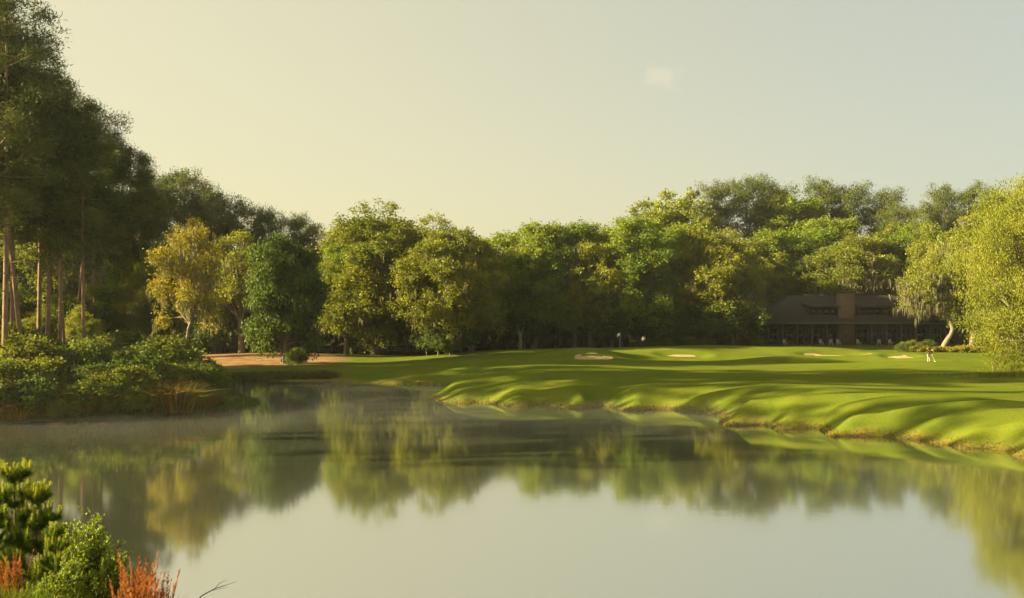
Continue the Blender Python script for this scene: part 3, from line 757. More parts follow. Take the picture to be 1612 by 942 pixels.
for i, (px, py, d) in enumerate(((1352, 372, 184), (1378, 378, 185), (1408, 392, 186))):
    top_at(px, py, d, snag, i * 2.0, 'pale-trunked tree draped in yellow moss rising over the lodge roof ridge', 'tree', 'mossy pale trees over the lodge roof')

# ------------------------------------------------------------------ left bank: saplings, shrubs, grasses
G_M = 'leafy understory trees among the pine trunks'
for i, (px, py, d, pr, w) in enumerate([(60, 470, 110, decY, .9), (95, 455, 116, decB, .9), (130, 470, 108, decY, .8), (165, 440, 118, decA, .9), (205, 395, 124, decA, .8), (235, 385, 120, oakB, .7), (180, 410, 122, decB, .9),
                                       (10, 440, 124, decB, 1.1), (345, 400, 167, decA, .9), (318, 430, 166, decB, .8), (250, 430, 121, decB, .8), (20, 500, 104, decA, .8), (-30, 460, 110, decA, 1), (140, 500, 104, decA, .7)]):
    top_at(px, py, d, pr, i * 1.4, 'leafy understory tree growing among the pine trunks above the bank', 'tree', G_M, w)
for i in range(16):
    px = -60 + i * 31 + rnd.uniform(-8, 8); d = rnd.uniform(166, 190)
    top_at(px, rnd.uniform(300, 340) if px < 190 else rnd.uniform(370, 410), d, [decA, decB, oakB][i % 3], rnd.uniform(0, 6), 'leafy tree closing the view behind the pine stand', 'tree', 'leafy trees behind the pine stand', 1.2)
for i in range(16):
    px = -40 + i * 27; d = rnd.uniform(114, 127)
    if px > 240: d = rnd.uniform(164, 168)
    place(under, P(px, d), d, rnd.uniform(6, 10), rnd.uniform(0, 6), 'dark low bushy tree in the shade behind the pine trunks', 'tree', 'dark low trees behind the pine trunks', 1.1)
G_SH = 'green shrubs crowding the bank below the pines'
n = 0
while n < 84:
    px = rnd.uniform(-25, 345) if n > 14 else rnd.uniform(-25, 110); d = rnd.uniform(80, 112) if n > 14 else rnd.uniform(80.5, 84)
    x = P(px, d)
    s_ = float(sdist([x], [d])[0])
    if s_ < .7 or (n < 40 and s_ > 4.5): continue
    edge = 1 - max(0, (px - 290)) / 150
    h = min(2.0 + s_ * .40, 5.4) * rnd.uniform(.75, 1.2) * edge
    place(SHR[n % 3], x, d, h, rnd.uniform(0, 6), ('dense green shrub', 'yellow-green shrub', 'dark green shrub')[n % 3] + ' crowding the bank below the pines', 'shrub', ('green', 'yellow-green', 'dark')[n % 3] + ' shrubs crowding the bank below the pines', rnd.uniform(.95, 1.3))
    n += 1

def grass_clump(name, seed, h, r, nb, mats, lean=.35, w=.03):
    rng = np.random.default_rng(seed)
    root = empty(name)
    for nm, mm, frac in mats:
        g = Geo(); k = int(nb * frac)
        b = np.column_stack([rng.normal(size=(k, 2)) * r * .35, np.zeros(k) - .05])
        d = rng.normal(size=(k, 2)) * lean + b[:, :2] * .5 / max(r, .1)
        L_ = h * rng.uniform(.55, 1.05, size=k)
        mid = b + np.column_stack([d * L_[:, None] * .35, L_ * .6]); tip = b + np.column_stack([d * L_[:, None], L_ * (1 - .25 * np.clip(np.linalg.norm(d, axis=1), 0, 1.2))])
        t = np.clip(.5 + rng.normal(size=k) * .25, 0, 1)
        q_ = np.cross(tip - b, rng.normal(size=(k, 3))); q_ /= np.linalg.norm(q_, axis=1)[:, None]; q_ *= w * .5
        v = np.stack([b - q_, b + q_, mid + q_ * .8, mid - q_ * .8, tip], 1).reshape(-1, 3)
        i5 = np.arange(k)[:, None] * 5
        g.add(v, i5 + np.array([[0, 1, 2, 3]]), np.repeat(t, 5))
        o5 = (i5 + np.array([[3, 2, 4]]))
        g.f.setdefault(3, []).append(o5)
        g.build(nm, M[mm], root)
    root['H'] = h
    return root
gcl = [grass_clump('grass_clump', 60 + i, 2.4, 1.3, 900, [('dry_blades', 'dryg', .75), ('green_blades', 'greeng', .35)], w=.05) for i in range(2)]
G_GC = 'tawny grass clumps at the waterline'
for i, (px, d, h, w) in enumerate([(60, 84.5, 1.9, 1), (85, 83.5, 2.2, 1.0), (112, 84, 1.6, 1), (140, 83.8, 2.7, 1.2), (160, 84.5, 2.4, 1), (185, 85, 1.6, 1.1), (210, 85.5, 1.7, 1), (255, 86.8, 2.7, 1.1), (275, 87.2, 3.0, 1.2), (300, 88.5, 2.3, 1.1), (318, 90.5, 2.0, 1), (236, 86.3, 1.8, 1), (38, 83, 1.6, 1), (-5, 80.6, 1.8, 1.2), (15, 80.8, 1.5, 1.2), (34, 81.0, 1.7, 1.2), (58, 81.6, 1.4, 1.2), (78, 82, 1.6, 1.2), (98, 82.6, 1.5, 1.1)]):
    x = P(px, d)
    place(gcl[i % 2], x, d, h, i * 1.1, 'tawny grass clump arching over the waterline below the shrubs', 'grass', G_GC, w)
reed = [grass_clump('reed_clump', 66 + i, 1.0, .9, 300, [('blades', 'greeng', .7), ('dry_blades', 'dryg', .3)], w=.05) for i in range(2)]
G_RC = 'low reed clumps along the far shore'
for i in range(26):
    px = 345 + i * 7.2 + rnd.uniform(-3, 3); 
    yy = 122.5 + rnd.uniform(-.5, 1.5)
    x = P(px, yy)
    for _ in range(40):
        if float(sdist([x], [yy])[0]) > .15: break
        yy += .3; x = P(px, yy)
    place(reed[i % 2], x, yy, rnd.uniform(.6, 1.25), rnd.uniform(0, 6), 'low yellow-green reed clump at the waterline below the pine straw', 'reeds', G_RC, rnd.uniform(.9, 1.5))

def fringe(name, pts_fn, n, h, seed, m, label, cat, w=.02, lean=.5):
    rng = np.random.default_rng(seed); g = Geo()
    b = pts_fn(rng, n); k = len(b)
    d = rng.normal(size=(k, 3)) * lean; d[:, 2] = 1
    tip = b + d * (h * rng.uniform(.4, 1.2, size=(k, 1)))
    g.blades(b, tip, w, rng, tint=np.clip(.5 + rng.normal(size=k) * .25, 0, 1))
    return tag(g.build(name, m), label, cat, kind='stuff')
def shore_pts(x0, x1, y0, y1, smin, smax):
    def fn(rng, n):
        x = rng.uniform(x0, x1, n); y = rng.uniform(y0, y1, n); s = sdist(x, y)
        k = (s > smin) & (s < smin + (smax - smin) * rng.random(n) ** 1.5)
        x, y = x[k], y[k]
        return np.column_stack([x, y, height(x, y) - .02])
    return fn
fringe('shore_grass', shore_pts(-12, 40, 55, 112, .0, 1.1), 260000, .22, 70, M['dryg'], 'thin fringe of dry orange grass along the edge of the folded bank', 'grass')
fringe('overhang_grass', shore_pts(-14, 40, 55, 125, -.05, .9), 330000, .26, 74, M['greeng'], 'ragged green grass hanging over the waterline of the folded bank', 'grass', w=.025)
fringe('bank_grass', shore_pts(-34, -20, 84, 100, -.3, 1.6), 40000, .45, 71, M['greeng'], 'low dark green grass on the spit and bank edge below the shrubs', 'grass', w=.03)
fringe('rough_grass', lambda rng, n: (lambda x, y: np.column_stack([x, y, height(x, y) - .02]))(62 + rng.normal(size=n) * 5, 109 + rng.normal(size=n) * 1.6), 16000, .55, 72, M['greeng'], 'tall tawny rough grass beneath the big feathery tree', 'grass', w=.02)

def log(x, y, L_, r, rz, label):
    g = Geo(); rng = np.random.default_rng(int(L_ * 10))
    g.tube([(L_ * (t - .5), .12 * math.sin(t * 5), .03 * math.sin(t * 9)) for t in np.linspace(0, 1, 9)], [r * (.6 + .4 * math.sin(t * 3 + .3)) for t in np.linspace(0, 1, 9)], 7)
    o = g.build('floating_log', M['log'], smooth=True); o.location = (x, y, r * .25); o.rotation_euler = (0, 0, rz)
    tag(o, label, 'log')
log(P(78, 79.4), 79.4, 3.6, .16, -.25, 'long dark log lying half sunk at the waterline below the shrubs')
log(P(160, 80), 80, 1.5, .10, -.1, 'short dark log floating just off the shrubby bank')

# ------------------------------------------------------------------ the lodge
def lodge():
    D0 = 171.0                                           # front wall of the porch posts
    x0, x1 = P(1206, D0), P(1206, D0) + 37.0
    z0 = 1.75
    root = empty('lodge', ((x0 + x1) / 2, D0, z0))
    tag(root, 'long brown lodge with broad shingle roof, brick chimney and shaded porch', 'house')
    inv = Matrix.Translation(-Vector(root.location))
    def fin(g, name, m, parent=root, smooth=False):
        o = g.build(name, M[m], parent, smooth)
        o.data.transform(inv); return o
    wy = D0 + 2.6                                         # main wall
    g = Geo(); g.box(x0 - .8, x1 + .8, D0 - .9, D0 + 15, z0 - 1.4, z0 + .25); fin(g, 'terrace', 'stone')
    g = Geo(); g.box(x0 + .4, x1 - .4, wy, D0 + 14, z0 + .25, 6.02); fin(g, 'wall', 'siding')
    # lower and upper roof: hipped at the ends
    ze, zr = 6.0, 10.75
    yr = D0 + 7.5
    ex0, ex1, ey0, ey1 = x0 - 1.0, x1 + 1.0, D0 - 1.0, D0 + 16
    rx0, rx1 = P(1243, yr), x1 - 3.5
    g = Geo()
    th = .28
    top = [(ex0, ey0, ze), (ex1, ey0, ze), (ex1, ey1, ze), (ex0, ey1, ze), (rx0, yr, zr), (rx1, yr, zr)]
    bot = [(a, b, c - th) for a, b, c in top]
    g.add(top + bot, [(0, 1, 5, 4), (2, 3, 4, 5), (0, 6, 7, 1), (1, 7, 8, 2), (2, 8, 9, 3), (3, 9, 6, 0), (6, 10, 11, 7), (8, 11, 10, 9)])
    g.add(top + bot, [(1, 2, 5), (3, 0, 4), (7, 11, 8), (9, 10, 6)])
    roof = fin(g, 'roof', 'roof')
    g = Geo(); g.box(ex0 - .04, ex1 + .04, ey0 - .06, ey0 - .003, ze - th - .05, ze + .03); fin(g, 'fascia', 'trim', roof)
    g = Geo(); g.box(rx0 - .1, rx1 + .1, yr - .15, yr + .15, zr - .06, zr + .07); fin(g, 'ridge_cap', 'roof', roof)
    slope = (zr - ze) / (yr - ey0)
    for pa, pb in ((1274, 1319), (1351, 1404)):            # the two clerestory dormers
        zb, zt = 7.15, 8.55
        ya = ey0 + (zb - .1 - ze) / slope
        yb = ey0 + (zt + .45 - ze) / slope + .6
        xa, xb = P(pa, ya), P(pb, ya)
        g = Geo(); g.box(xa, xb, ya, yb, zb - .25, zt); dm = fin(g, 'dormer', 'siding', root)
        g = Geo(); v = [(xa - .3, ya - .7, zt + .02), (xb + .3, ya - .7, zt + .02), (xb + .3, yb + .9, zt + .75), (xa - .3, yb + .9, zt + .75)]
        v2 = [(a, b, c + .16) for a, b, c in v]
        g.add(v + v2, [(3, 2, 1, 0), (4, 5, 6, 7), (0, 1, 5, 4), (1, 2, 6, 5), (2, 3, 7, 6), (3, 0, 4, 7)]); fin(g, 'dormer_roof', 'roof', dm)
        g = Geo(); g.box(xa - .1, xb + .1, ya - .1, ya - .003, zb - .22, zb + .02); fin(g, 'sill', 'trim', dm)
        nwin = 4; ww = (xb - xa - .3) / nwin
        for k in range(nwin):
            a = xa + .15 + k * ww + .08
            g = Geo(); g.box(a, a + ww - .16, ya - .05, ya - .003, zb + .14, zt - .14); fin(g, 'window', 'glass', dm)
    cx0, cx1 = P(1322, D0), P(1347, D0)
    g = Geo(); g.box(cx0, cx1, D0 + .3, D0 + 1.9, z0 + .25, 11.1); ch = fin(g, 'chimney', 'brick')
    g = Geo(); g.box(cx0 - .14, cx1 + .14, D0 + .16, D0 + 2.04, 11.1, 11.38); fin(g, 'chimney_cap', 'trim', ch)
    g = Geo(); g.box(cx0 + .9, cx1 - .6, D0 + .25, D0 + .297, z0 + .3, z0 + 2.1); fin(g, 'hearth_door', 'siding', ch)
    px = x0 + .3
    k = 0
    while px < x1:
        if not (cx0 - .5 < px < cx1 + .5):
            g = Geo(); g.box(px - .11, px + .11, D0 - .11, D0 + .11, z0 + .25, 5.74); fin(g, 'porch_post', 'trim')
        px += 2.55
    wx = x0 + 1.2
    while wx < x1 - 2.2:
        g = Geo(); g.box(wx, wx + 1.7, wy - .06, wy - .003, z0 + .7, z0 + 3.1); w = fin(g, 'window', 'glass')
        g = Geo()
        g.box(wx - .12, wx, wy - .10, wy - .004, z0 + .58, z0 + 3.22); g.box(wx + 1.7, wx + 1.82, wy - .10, wy - .004, z0 + .58, z0 + 3.22)
        g.box(wx, wx + 1.7, wy - .10, wy - .004, z0 + 3.1, z0 + 3.22); g.box(wx, wx + 1.7, wy - .10, wy - .004, z0 + .58, z0 + .7)
        g.box(wx + .82, wx + .88, wy - .085, wy - .062, z0 + .7, z0 + 3.1); fin(g, 'window_frame', 'trim', w)
        wx += 2.55
    # low rail at the open end of the porch
    g = Geo()
    g.box(x0 + .45, x0 + 4.9, D0 - .06, D0 + .06, z0 + 1.15, z0 + 1.25); g.box(x0 + .45, x0 + 4.9, D0 - .05, D0 + .05, z0 + .40, z0 + .48)
    for j in range(22): g.box(x0 + .55 + j * .2, x0 + .61 + j * .2, D0 - .03, D0 + .03, z0 + .48, z0 + 1.15)
    fin(g, 'porch_rail', 'trim')
    return z0 + .25, D0
zt_, D0 = lodge()
def patio_chair(name):
    root = empty(name)
    g = Geo(); g.box(-.27, .27, -.26, .27, .40, .45); g.build('seat', M['chair'], root)
    g = Geo()
    for k in range(5): g.box(-.26 + k * .11, -.18 + k * .11, .26, .30, .47, 1.0)
    g.box(-.28, .28, .255, .305, 1.0, 1.07); g.build('backrest', M['chair'], root)
    for sx in (-1, 1):
        g = Geo(); g.box(sx * .26 - .03, sx * .26 + .03, -.26, .28, .62, .66); g.build('armrest', M['chair'], root)
        for sy in (-.23, .25):
            g = Geo(); g.box(sx * .26 - .028, sx * .26 + .028, sy - .028, sy + .028, 0, .62); g.build('leg', M['chair'], root)
    root['H'] = 1.07
    return root
pc = patio_chair('patio_chair')
for i, (px, rz) in enumerate([(1293, .3), (1308, -.2), (1320, .2), (1352, .4), (1384, -.3), (1402, .2), (1236, .3)]):
    place(pc, P(px, D0 - .45), D0 - .45, 1.07, rz, 'white slatted armchair on the shaded porch terrace of the lodge', 'chair', 'white chairs on the porch', z=zt_ + .03)

G_HB = 'rounded green bushes before the lodge'
for i, (px, d, h, w) in enumerate([(1422, 160, 1.7, 1.3), (1440, 159, 2.0, 1.3), (1462, 160, 1.9, 1.2)]):
    place(SHR[i], P(px, d), d, h, i, 'rounded green bush before the lodge porch, left of the leaning trunk'.replace(', left of', ' near'), 'bush', G_HB, w)
low = broadleaf('low_shrub', 50, 1.0, .9, base=.0, leaf='gold', nlobes=12, lobe=.4, ncl=8, nlf=14, lsz=.09, rc=.25, trunk_h=.2, trunk_r=.03, zmin=-.4)
for i in range(11):
    px = 1452 + i * 11.5
    place(low, P(px, 158.5), 158.5 + rnd.uniform(-.5, .5), rnd.uniform(.8, 1.2), rnd.uniform(0, 6), 'low straw-coloured shrub in the bed at the foot of the two oaks', 'shrub', 'low straw-coloured shrubs under the oaks', 1.2)
for i, (px, d, h) in enumerate([(1022, 163, 1.9), (1043, 162.5, 2.4), (1066, 163, 2.0), (1086, 163, 2.1), (1112, 164, 2.2), (1140, 165, 1.9), (1166, 166, 2.1), (1187, 168, 2.4)]):
    place(SHR[i % 3], P(px, d), d, h, i * 1.3, 'dark clipped bush in the deep shade between the green and the lodge', 'bush', 'dark bushes between the green and the lodge', 1.3)

def broken_trunk():
    d = 161.0; x = P(818, d); z = H1(x, d); g = Geo()
    g.tube([(0, 0, -.3), (.15, 0, 1.6), (-.1, .1, 3.0), (-.5, .1, 4.2)], [.34, .28, .22, .10], 8)
    g.tube([(.1, 0, 2.0), (.6, .1, 3.4), (.7, .1, 4.8)], [.14, .09, .03], 6)
    g.tube([(-.05, .05, 2.6), (-.7, -.1, 2.9), (-1.2, -.1, 2.7)], [.10, .06, .02], 6)
    o = g.build('broken_trunk', M['pale_bark'], smooth=True); o.location = (x, d, z)
    tag(o, 'pale broken trunk standing in the shade at the foot of the wood', 'trunk')
broken_trunk()

# ------------------------------------------------------------------ flag, stake, golfer
def flagstick(px, d, label):
    x = P(px, d); root = empty('golf_flag', (x, d, H1(x, d))); tag(root, label, 'flag')
    g = Geo(); g.tube([(0, 0, -.1), (0, 0, 2.3)], [.022, .018], 6); g.build('pole', M['white'], root)
    n_, m_ = 9, 5; v = []
    for i in range(n_):
        for j in range(m_):
            u, w = i / (n_ - 1), j / (m_ - 1)
            v.append((-.02 - u * .42, .06 * math.sin(u * 6), 2.28 - w * .42 - u * u * .22))
    f = [(i * m_ + j, i * m_ + j + 1, (i + 1) * m_ + j + 1, (i + 1) * m_ + j) for i in range(n_ - 1) for j in range(m_ - 1)]
    o = newmesh('flag', v, [f], M['flag'], root, smooth=True)
    md = o.modifiers.new('thick', 'SOLIDIFY'); md.thickness = .01
flagstick(976, 152, 'white golf flag hanging from its pole on the raised green')
g = Geo(); g.tube([(0, 0, -.2), (0, 0, .75), (0, 0, .8)], [.05, .05, .03], 8); st = g.build('marker_stake', M['stake'])
sx_ = P(1563, 116); st.location = (sx_, 116, H1(sx_, 116)); tag(st, 'short pinkish marker stake standing in the rough grass near the feathery tree', 'stake')

def golfer(px, d):
    x = P(px, d); z = H1(x, d)
    root = empty('person', (x, d, z), rz=rad(-50))
    tag(root, 'person in dark top and pale khaki trousers bending over on the fairway', 'person')
    # joints; +x is the way the person faces
    V = {'pel': (-.10, 0, .93), 'wai': (.02, 0, 1.08), 'che': (.20, 0, 1.30), 'nk': (.36, 0, 1.46), 'hd0': (.43, 0, 1.52), 'hd1': (.52, 0, 1.60), 'hd2': (.55, 0, 1.70)}
    E = [('pel', 'wai'), ('wai', 'che'), ('che', 'nk'), ('nk', 'hd0'), ('hd0', 'hd1'), ('hd1', 'hd2')]
    R = {'pel': .15, 'wai': .135, 'che': .155, 'nk': .06, 'hd0': .065, 'hd1': .098, 'hd2': .085}
    for s, t in ((-1, 'r'), (1, 'l')):
        V.update({'hip' + t: (-.10, s * .11, .88), 'kn' + t: (.02, s * .19, .48), 'an' + t: (-.03, s * .24, .09), 'he' + t: (-.05, s * .24, .045), 'to' + t: (.17, s * .27, .04),
                  'sh' + t: (.26, s * .20, 1.36), 'el' + t: (.36, s * .21, 1.08), 'wr' + t: (.48, s * .05, .86), 'pa' + t: (.51, s * .04, .80)})
        R.update({'hip' + t: .11, 'kn' + t: .075, 'an' + t: .05, 'he' + t: .045, 'to' + t: .04, 'sh' + t: .075, 'el' + t: .048, 'wr' + t: .032, 'pa' + t: .036})
        E += [('pel', 'hip' + t), ('hip' + t, 'kn' + t), ('kn' + t, 'an' + t), ('an' + t, 'he' + t), ('an' + t, 'to' + t), ('che', 'sh' + t), ('sh' + t, 'el' + t), ('el' + t, 'wr' + t), ('wr' + t, 'pa' + t)]
        for k in range(5):
            a = (k - 2) * .012; l = (.045, .075, .082, .074, .056)[k]
            b1 = (.53 + (.0 if k else -.02), s * (.035 - .0) + a * s, .775 - .0 * k + (.02 if k == 0 else 0))
            b2 = (b1[0] - .01 + .6 * l * .3, b1[1] - s * l * .35, b1[2] - l * .55)
            V['f%d%s' % (k, t)] = b1; V['g%d%s' % (k, t)] = b2; R['f%d%s' % (k, t)] = .0095; R['g%d%s' % (k, t)] = .008
            E += [('pa' + t, 'f%d%s' % (k, t)), ('f%d%s' % (k, t), 'g%d%s' % (k, t))]
    names = list(V); me = bpy.data.meshes.new('body')
    me.from_pydata([V[k] for k in names], [(names.index(a), names.index(b)) for a, b in E], [])
    o = bpy.data.objects.new('body', me); C.objects.link(o)
    md = o.modifiers.new('skin', 'SKIN')
    for i, k in enumerate(names):
        sv = me.skin_vertices[0].data[i]; sv.radius = (R[k], R[k]); sv.use_root = (k == 'pel')
    o.modifiers.new('sub', 'SUBSURF').levels = 1
    dg = bpy.context.evaluated_depsgraph_get()
    m2 = bpy.data.meshes.new_from_object(o.evaluated_get(dg)); bpy.data.objects.remove(o)
    for mm in ('skin', 'shirt', 'khaki', 'hair'): m2.materials.append(M[mm])
    for p in m2.polygons:
        c = p.center
        if c.z < .09: p.material_index = 3
        elif c.z < 1.0 and c.x < .28: p.material_index = 2
        elif c.x > .385 and c.z > 1.47: p.material_index = 0
        elif c.x > .40 and c.z < 1.0: p.material_index = 0
        else: p.material_index = 1
        p.use_smooth = True
    b = bpy.data.objects.new('body', m2); C.objects.link(b); b.parent = root
    gh = Geo()                                             # cap of short hair
    n_ = 10
    for i in range(5):
        pass
    vs, fs_ = [], []
    for i in range(6):
        for k in range(n_):
            ph = i / 5 * 1.75; a = 2 * math.pi * k / n_
            vs.append((.105 * math.sin(ph) * math.cos(a), .100 * math.sin(ph) * math.sin(a), .115 * math.cos(ph)))
    for i in range(5):
        for k in range(n_): fs_.append((i * n_ + k, i * n_ + (k + 1) % n_, (i + 1) * n_ + (k + 1) % n_, (i + 1) * n_ + k))
    gh.add(vs, fs_); ho = gh.build('hair', M['hair'], root, smooth=True); ho.location = (.515, 0, 1.655); ho.rotation_euler = (0, rad(12), 0)
    cl = Geo(); cl.tube([(0, 0, 0), (.30, 0, -.68)], [.012, .007], 6); cl.box(.26, .38, -.025, .025, -.74, -.67)
    c = cl.build('golf_club', M['steel']); c.location = Vector((x, d, z)) + Matrix.Rotation(rad(-50), 3, 'Z') @ Vector((.50, 0, .80)); c.rotation_euler = (0, 0, rad(-50))
    tag(c, 'thin steel golf club held by the bending person', 'golf club')
golfer(1462, 127)

# ------------------------------------------------------------------ foreground bank
def leafshape(g, c, u, w, nrm, L_, W_, t):
    """folded pointed leaves, arrays"""
    n_ = len(c); L_ = L_[:, None]; W_ = W_[:, None]
    v = np.stack([c, c + u * L_ * .35 + w * W_ + nrm * W_ * .35, c + u * L_ * .75 + w * W_ * .7 + nrm * W_ * .2 - nrm * L_ * .05, c + u * L_ - nrm * L_ * .15,
                  c + u * L_ * .75 - w * W_ * .7 + nrm * W_ * .2 - nrm * L_ * .05, c + u * L_ * .35 - w * W_ + nrm * W_ * .35, c + u * L_ * .5 - nrm * L_ * .03], 1).reshape(-1, 3)
    i7 = np.arange(n_)[:, None] * 7
    f = np.concatenate([i7 + np.array([[0, 6, 2, 1]]), i7 + np.array([[0, 5, 4, 6]])])
    g.add(v, f, np.repeat(t, 7))
    g.f.setdefault(3, []).append(np.concatenate([i7 + np.array([[6, 3, 2]]), i7 + np.array([[6, 4, 3]])]) + (g.n - len(v)))

def leafy_shrub(name, seed, H, R, nst=84, nl=72, L0=.062):
    rng = np.random.default_rng(seed); root = empty(name); T = Geo(); Lf = Geo()
    for s in range(nst):
        a = rng.uniform(0, 6.28); el = rng.uniform(.15, 1.45); ln_ = (H * .55 + .45 * R) * rng.uniform(.75, 1.1)
        dr = Vector((math.cos(a) * math.cos(el), math.sin(a) * math.cos(el), math.sin(el)))
        e = Vector((dr.x * R, dr.y * R, H * (.25 + .75 * dr.z))) * rng.uniform(.75, 1.06)
        cv = qcurve((0, 0, 0), e, (0, 0, rng.uniform(-.02, .15) * H), 6)
        T.tube(cv, [.018 * (1 - .8 * j / 6) for j in range(7)], 5)
        st_t = np.clip(.5 + rng.normal() * .2, 0, 1)
        for b in range(9):
            t0 = rng.uniform(.3, 1.0); i0 = min(5, int(t0 * 6)); p = cv[i0].lerp(cv[i0 + 1], t0 * 6 - i0 if t0 < 1 else 1)
            bd = Vector(rng.normal(size=3)); bd.z = abs(bd.z) * .8 + .25; bd.normalize()
            bl = rng.uniform(.14, .34) * R * (.9 if b else 1.1); q_ = p + bd * bl
            T.tube([p, q_], [.006, .002], 4)
            m = nl // 4
            tt = rng.uniform(.15, 1.08, m)[:, None]
            c = np.array(p) * (1 - tt) + np.array(q_) * tt
            u = rng.normal(size=(m, 3)) + np.array(bd) * 1.0; u /= np.linalg.norm(u, axis=1)[:, None]
            nr = rng.normal(size=(m, 3)) * .6 + np.array([0, 0, 1.0]); w = np.cross(nr, u); w /= np.linalg.norm(w, axis=1)[:, None]; nr = np.cross(u, w)
            L_ = L0 * rng.uniform(.6, 1.25, m)
            tip_young = (tt[:, 0] > .8) * .35
            leafshape(Lf, c, u, w, nr, L_, L_ * .27, np.clip(st_t + tip_young + rng.normal(size=m) * .12, 0, 1))
    T.build('stems', M['stalk'], root, smooth=True); Lf.build('leaves', M['fgleaf'], root)
    root['H'] = H; return root

def young_pine(name, seed, H, R, nwh=6):
    rng = np.random.default_rng(seed); root = empty(name); T = Geo(); N_ = Geo(); K = Geo()
    T.tube([(0, 0, -.2), (.03, .02, H * .5), (0, 0, H)], [.045, .03, .012], 6)
    def shoot(p, dr, ln_, dens):
        e = p + dr * ln_ ; m = int(dens * ln_)
        t = rng.uniform(.1, 1, m)[:, None]; c = np.array(p) * (1 - t) + np.array(e) * t
        d = rng.normal(size=(m, 3)); d -= np.array(dr) * (d @ np.array(dr))[:, None]; d /= np.linalg.norm(d, axis=1)[:, None]
        d = d * .85 + np.array(dr) * rng.uniform(.3, 1.0, size=(m, 1)); d /= np.linalg.norm(d, axis=1)[:, None]
        N_.blades(c, c + d * rng.uniform(.09, .16, size=(m, 1)), .0055, rng, tint=np.clip(.5 + rng.normal() * .2 + rng.normal(size=m) * .1, 0, 1))
        T.tube([p, e], [.010, .006], 4)
        return e
    def candle(e, dr, ln_):
        q_ = e + (dr * .35 + Vector((0, 0, 1))).normalized() * ln_
        K.tube([e, e.lerp(q_, .4), e.lerp(q_, .8), q_], [.012, .014, .010, .003], 5)
        m = int(240 * ln_ / .2); t = rng.uniform(0, 1, m)[:, None]; c = np.array(e) * (1 - t) + np.array(q_) * t
        ax = np.array((q_ - e).normalized()); d = rng.normal(size=(m, 3)) * .45 + ax * 1.0; d /= np.linalg.norm(d, axis=1)[:, None]
        K.blades(c, c + d * rng.uniform(.03, .075, size=(m, 1)), .0038, rng, tint=np.clip(.5 + rng.normal(size=m) * .2, 0, 1))
    for w in range(nwh):
        zf = .12 + .85 * w / (nwh - 1); p = Vector((0, 0, H * zf)); L_ = R * (1.05 - .8 * zf)
        for b in range(6):
            a = b * 1.05 + w * .5 + rng.normal() * .2
            dr = Vector((math.cos(a), math.sin(a), .45 + .5 * zf)).normalized()
            m_ = shoot(p, dr, L_ * .6, 900)
            for k in range(3):
                d2 = (dr + Vector(rng.normal(size=3)) * .45 + Vector((0, 0, .35))).normalized()
                e2 = shoot(m_, d2, L_ * rng.uniform(.3, .55), 1100)
                candle(e2, d2, rng.uniform(.10, .24))
    e = shoot(Vector((0, 0, H * .86)), Vector((0, 0, 1)), H * .14, 500); candle(e, Vector((0, 0, 1)), .34)
    for k in range(4):
        a = k * 1.57; candle(e, Vector((math.cos(a), math.sin(a), .6)), .24)
    T.build('trunk', M['pine_bark'], root, smooth=True); N_.build('needles', M['ypine'], root); K.build('candles', M['candle'], root)
    root['H'] = H; return root

def fern(name, seed, h, nfr=13, wide=.5):
    rng = np.random.default_rng(seed); root = empty(name)
    S = Geo(); g = Geo()
    for k in range(nfr):
        a = rng.uniform(0, 6.28); rr = wide * rng.uniform(.15, 1.0); L_ = h * rng.uniform(.7, 1.1)
        cv = qcurve((rng.normal() * .06, rng.normal() * .06, -.03), (math.cos(a) * rr * h, math.sin(a) * rr * h, L_), (0, 0, L_ * .12), 8)
        S.tube(cv, [.006 * (1 - .8 * j / 8) for j in range(9)], 4)
        for j in range(30):
            t = .25 + .75 * j / 30; i0 = min(7, int(t * 8)); p = cv[i0].lerp(cv[i0 + 1], t * 8 - i0)
            d = (cv[i0 + 1] - cv[i0]).normalized(); sd = d.cross(Vector((math.cos(a), math.sin(a), .3))).normalized()
            ll = .12 * h * math.sin((1.06 - t) * math.pi * .8) + .015
            for s in (-1, 1):
                q_ = np.array([(sd * s * 1.0 + d * .75).normalized()]) * ll
                b = np.array([p]); g.blades(b, b + q_ + rng.normal(size=(1, 3)) * .008, .010, rng, tint=np.clip(.5 + rng.normal(size=1) * .25, 0, 1))
    S.build('stems', M['stalk'], root); g.build('fronds', M['fern'], root); root['H'] = h; return root

def at(px, py, d):                # ground spot so that a thing standing there has its top on row py
    x = P(px, d); z = H1(x, d); return x, z, Z(py, d) - z
DF = 16.0
def fg(pr, px, py, d, label, cat, group=None, rot=0, wide=1.0):
    x, z, h = at(px, py, d); return place(pr, x, d, h, rot, label, cat, group, wide)
shr = leafy_shrub('leafy_shrub', 80, 2.4, 1.0)
fg(shr, 142, 812, 15.4, 'rounded shrub of small bright green leaves among the young pines', 'shrub', rot=.5, wide=1.0)
fg(shr, 178, 862, 15.0, 'low spreading shrub of bright green leaves between the rounded shrub and rusty fronds', 'shrub', rot=2.5, wide=.85)
fg(shr, 108, 872, 14.6, 'low bright green shrub in front of the rounded shrub', 'shrub', rot=4.5, wide=.85)
shr2 = leafy_shrub('leafy_shrub', 81, 1.7, .8, nst=30)
fg(shr2, 70, 905, 14.4, 'low leafy shrub at the foot of the young pine with rusty fronds around', 'shrub', rot=2.0, wide=.9)
yp1 = young_pine('young_pine', 82, 3.0, 1.2)
fg(yp1, 22, 752, 17.2, 'dark bushy young pine, tallest of the saplings on the bank', 'pine', rot=.3, wide=1.15)
yp2 = young_pine('young_pine', 83, 2.4, .9, 5)
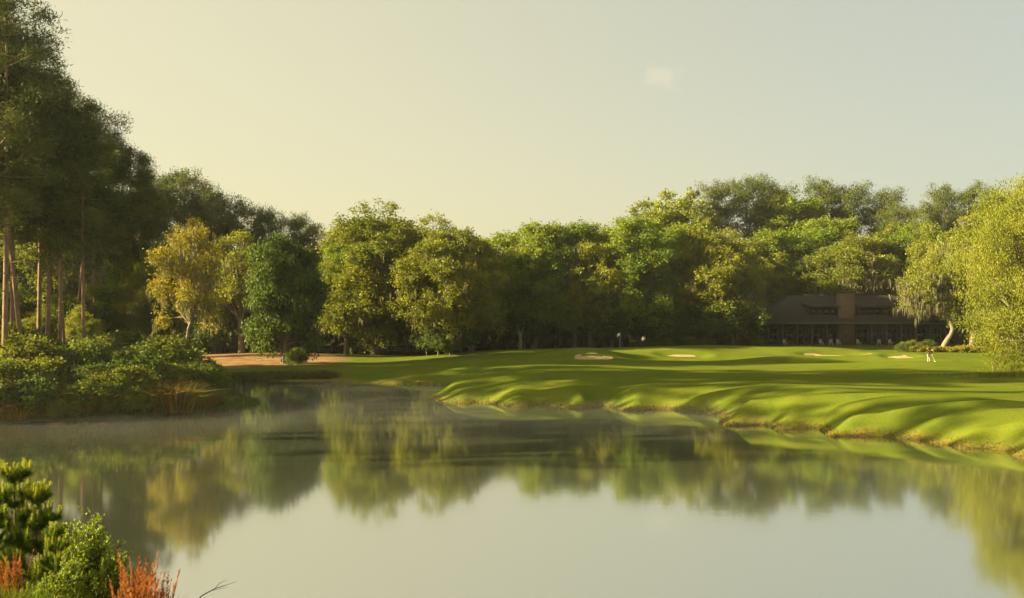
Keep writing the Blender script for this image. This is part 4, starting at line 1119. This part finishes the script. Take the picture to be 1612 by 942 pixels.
fg(yp2, 60, 785, 16.2, 'young pine with long yellow candles beside the leafy shrub', 'pine', rot=1.2, wide=1.1)
fg(yp1, -25, 770, 16.0, 'young pine sapling at the outer end of the thicket', 'pine', rot=2.3, wide=.9)
fg(yp2, 88, 838, 14.9, 'small young pine low in front of the leafy shrub and candles', 'pine', rot=3.2, wide=.9)
fn = fern('rust_fern', 84, .95)
G_FN = 'rust-red fronds around the thicket'
for i, (px, py, d) in enumerate([(213, 876, 14.2), (224, 890, 13.8), (252, 900, 14.4), (26, 872, 14.8), (4, 884, 14.6), (196, 915, 13.7)]):
    x, z, h = at(px, py, d)
    place(fn, x, d, h, i * 1.3, 'rust-red fern clump with feathery upright fronds beside the leafy shrub', 'fern', G_FN, .6)
wd = grass_clump('weed_clump', 85, 1.0, .5, 120, [('stalks', 'stalk', 1.0)], lean=.3, w=.010)
for i, (px, d) in enumerate([(240, 15.0), (268, 15.2), (285, 15.0)]):
    x = P(px, d); place(wd, x, d, .9, i * 2, 'clump of thin dark dead weed stalks at the end of the thicket', 'weeds', 'dead weeds at the end of the thicket', .8)
def twig():
    g = Geo(); d = 16.5
    pts = [(300, 955), (318, 938), (338, 927), (372, 916)]
    g.tube([(P(a, d), d, Z(b, d)) for a, b in pts], [.014, .010, .007, .002], 5)
    g.tube([(P(318, d), d, Z(938, d)), (P(330, d), d + .1, Z(933, d)), (P(354, d), d + .2, Z(929, d))], [.007, .005, .002], 5)
    g.tube([(P(300, d), d, Z(955, d)), (P(280, d), d, H1(P(280, d), d) - .1)], [.014, .02], 5)
    g.tube([(P(338, d), d, Z(927, d)), (P(345, d), d, Z(919, d)), (P(356, d), d + .1, Z(915, d))], [.005, .004, .001], 5)
    tag(g.build('bare_twig', M['stalk']), 'bare grey twig reaching out over the open water', 'twig')
twig()
fringe('bank_weeds', lambda rng, n: (lambda x, y: np.column_stack([x, y, height(x, y) - .02]))(rng.uniform(-12, -4.2, n), rng.uniform(8, 20, n)), 26000, .32, 73, M['greeng'], 'rough green grass covering the bank under the thicket', 'grass', w=.008)
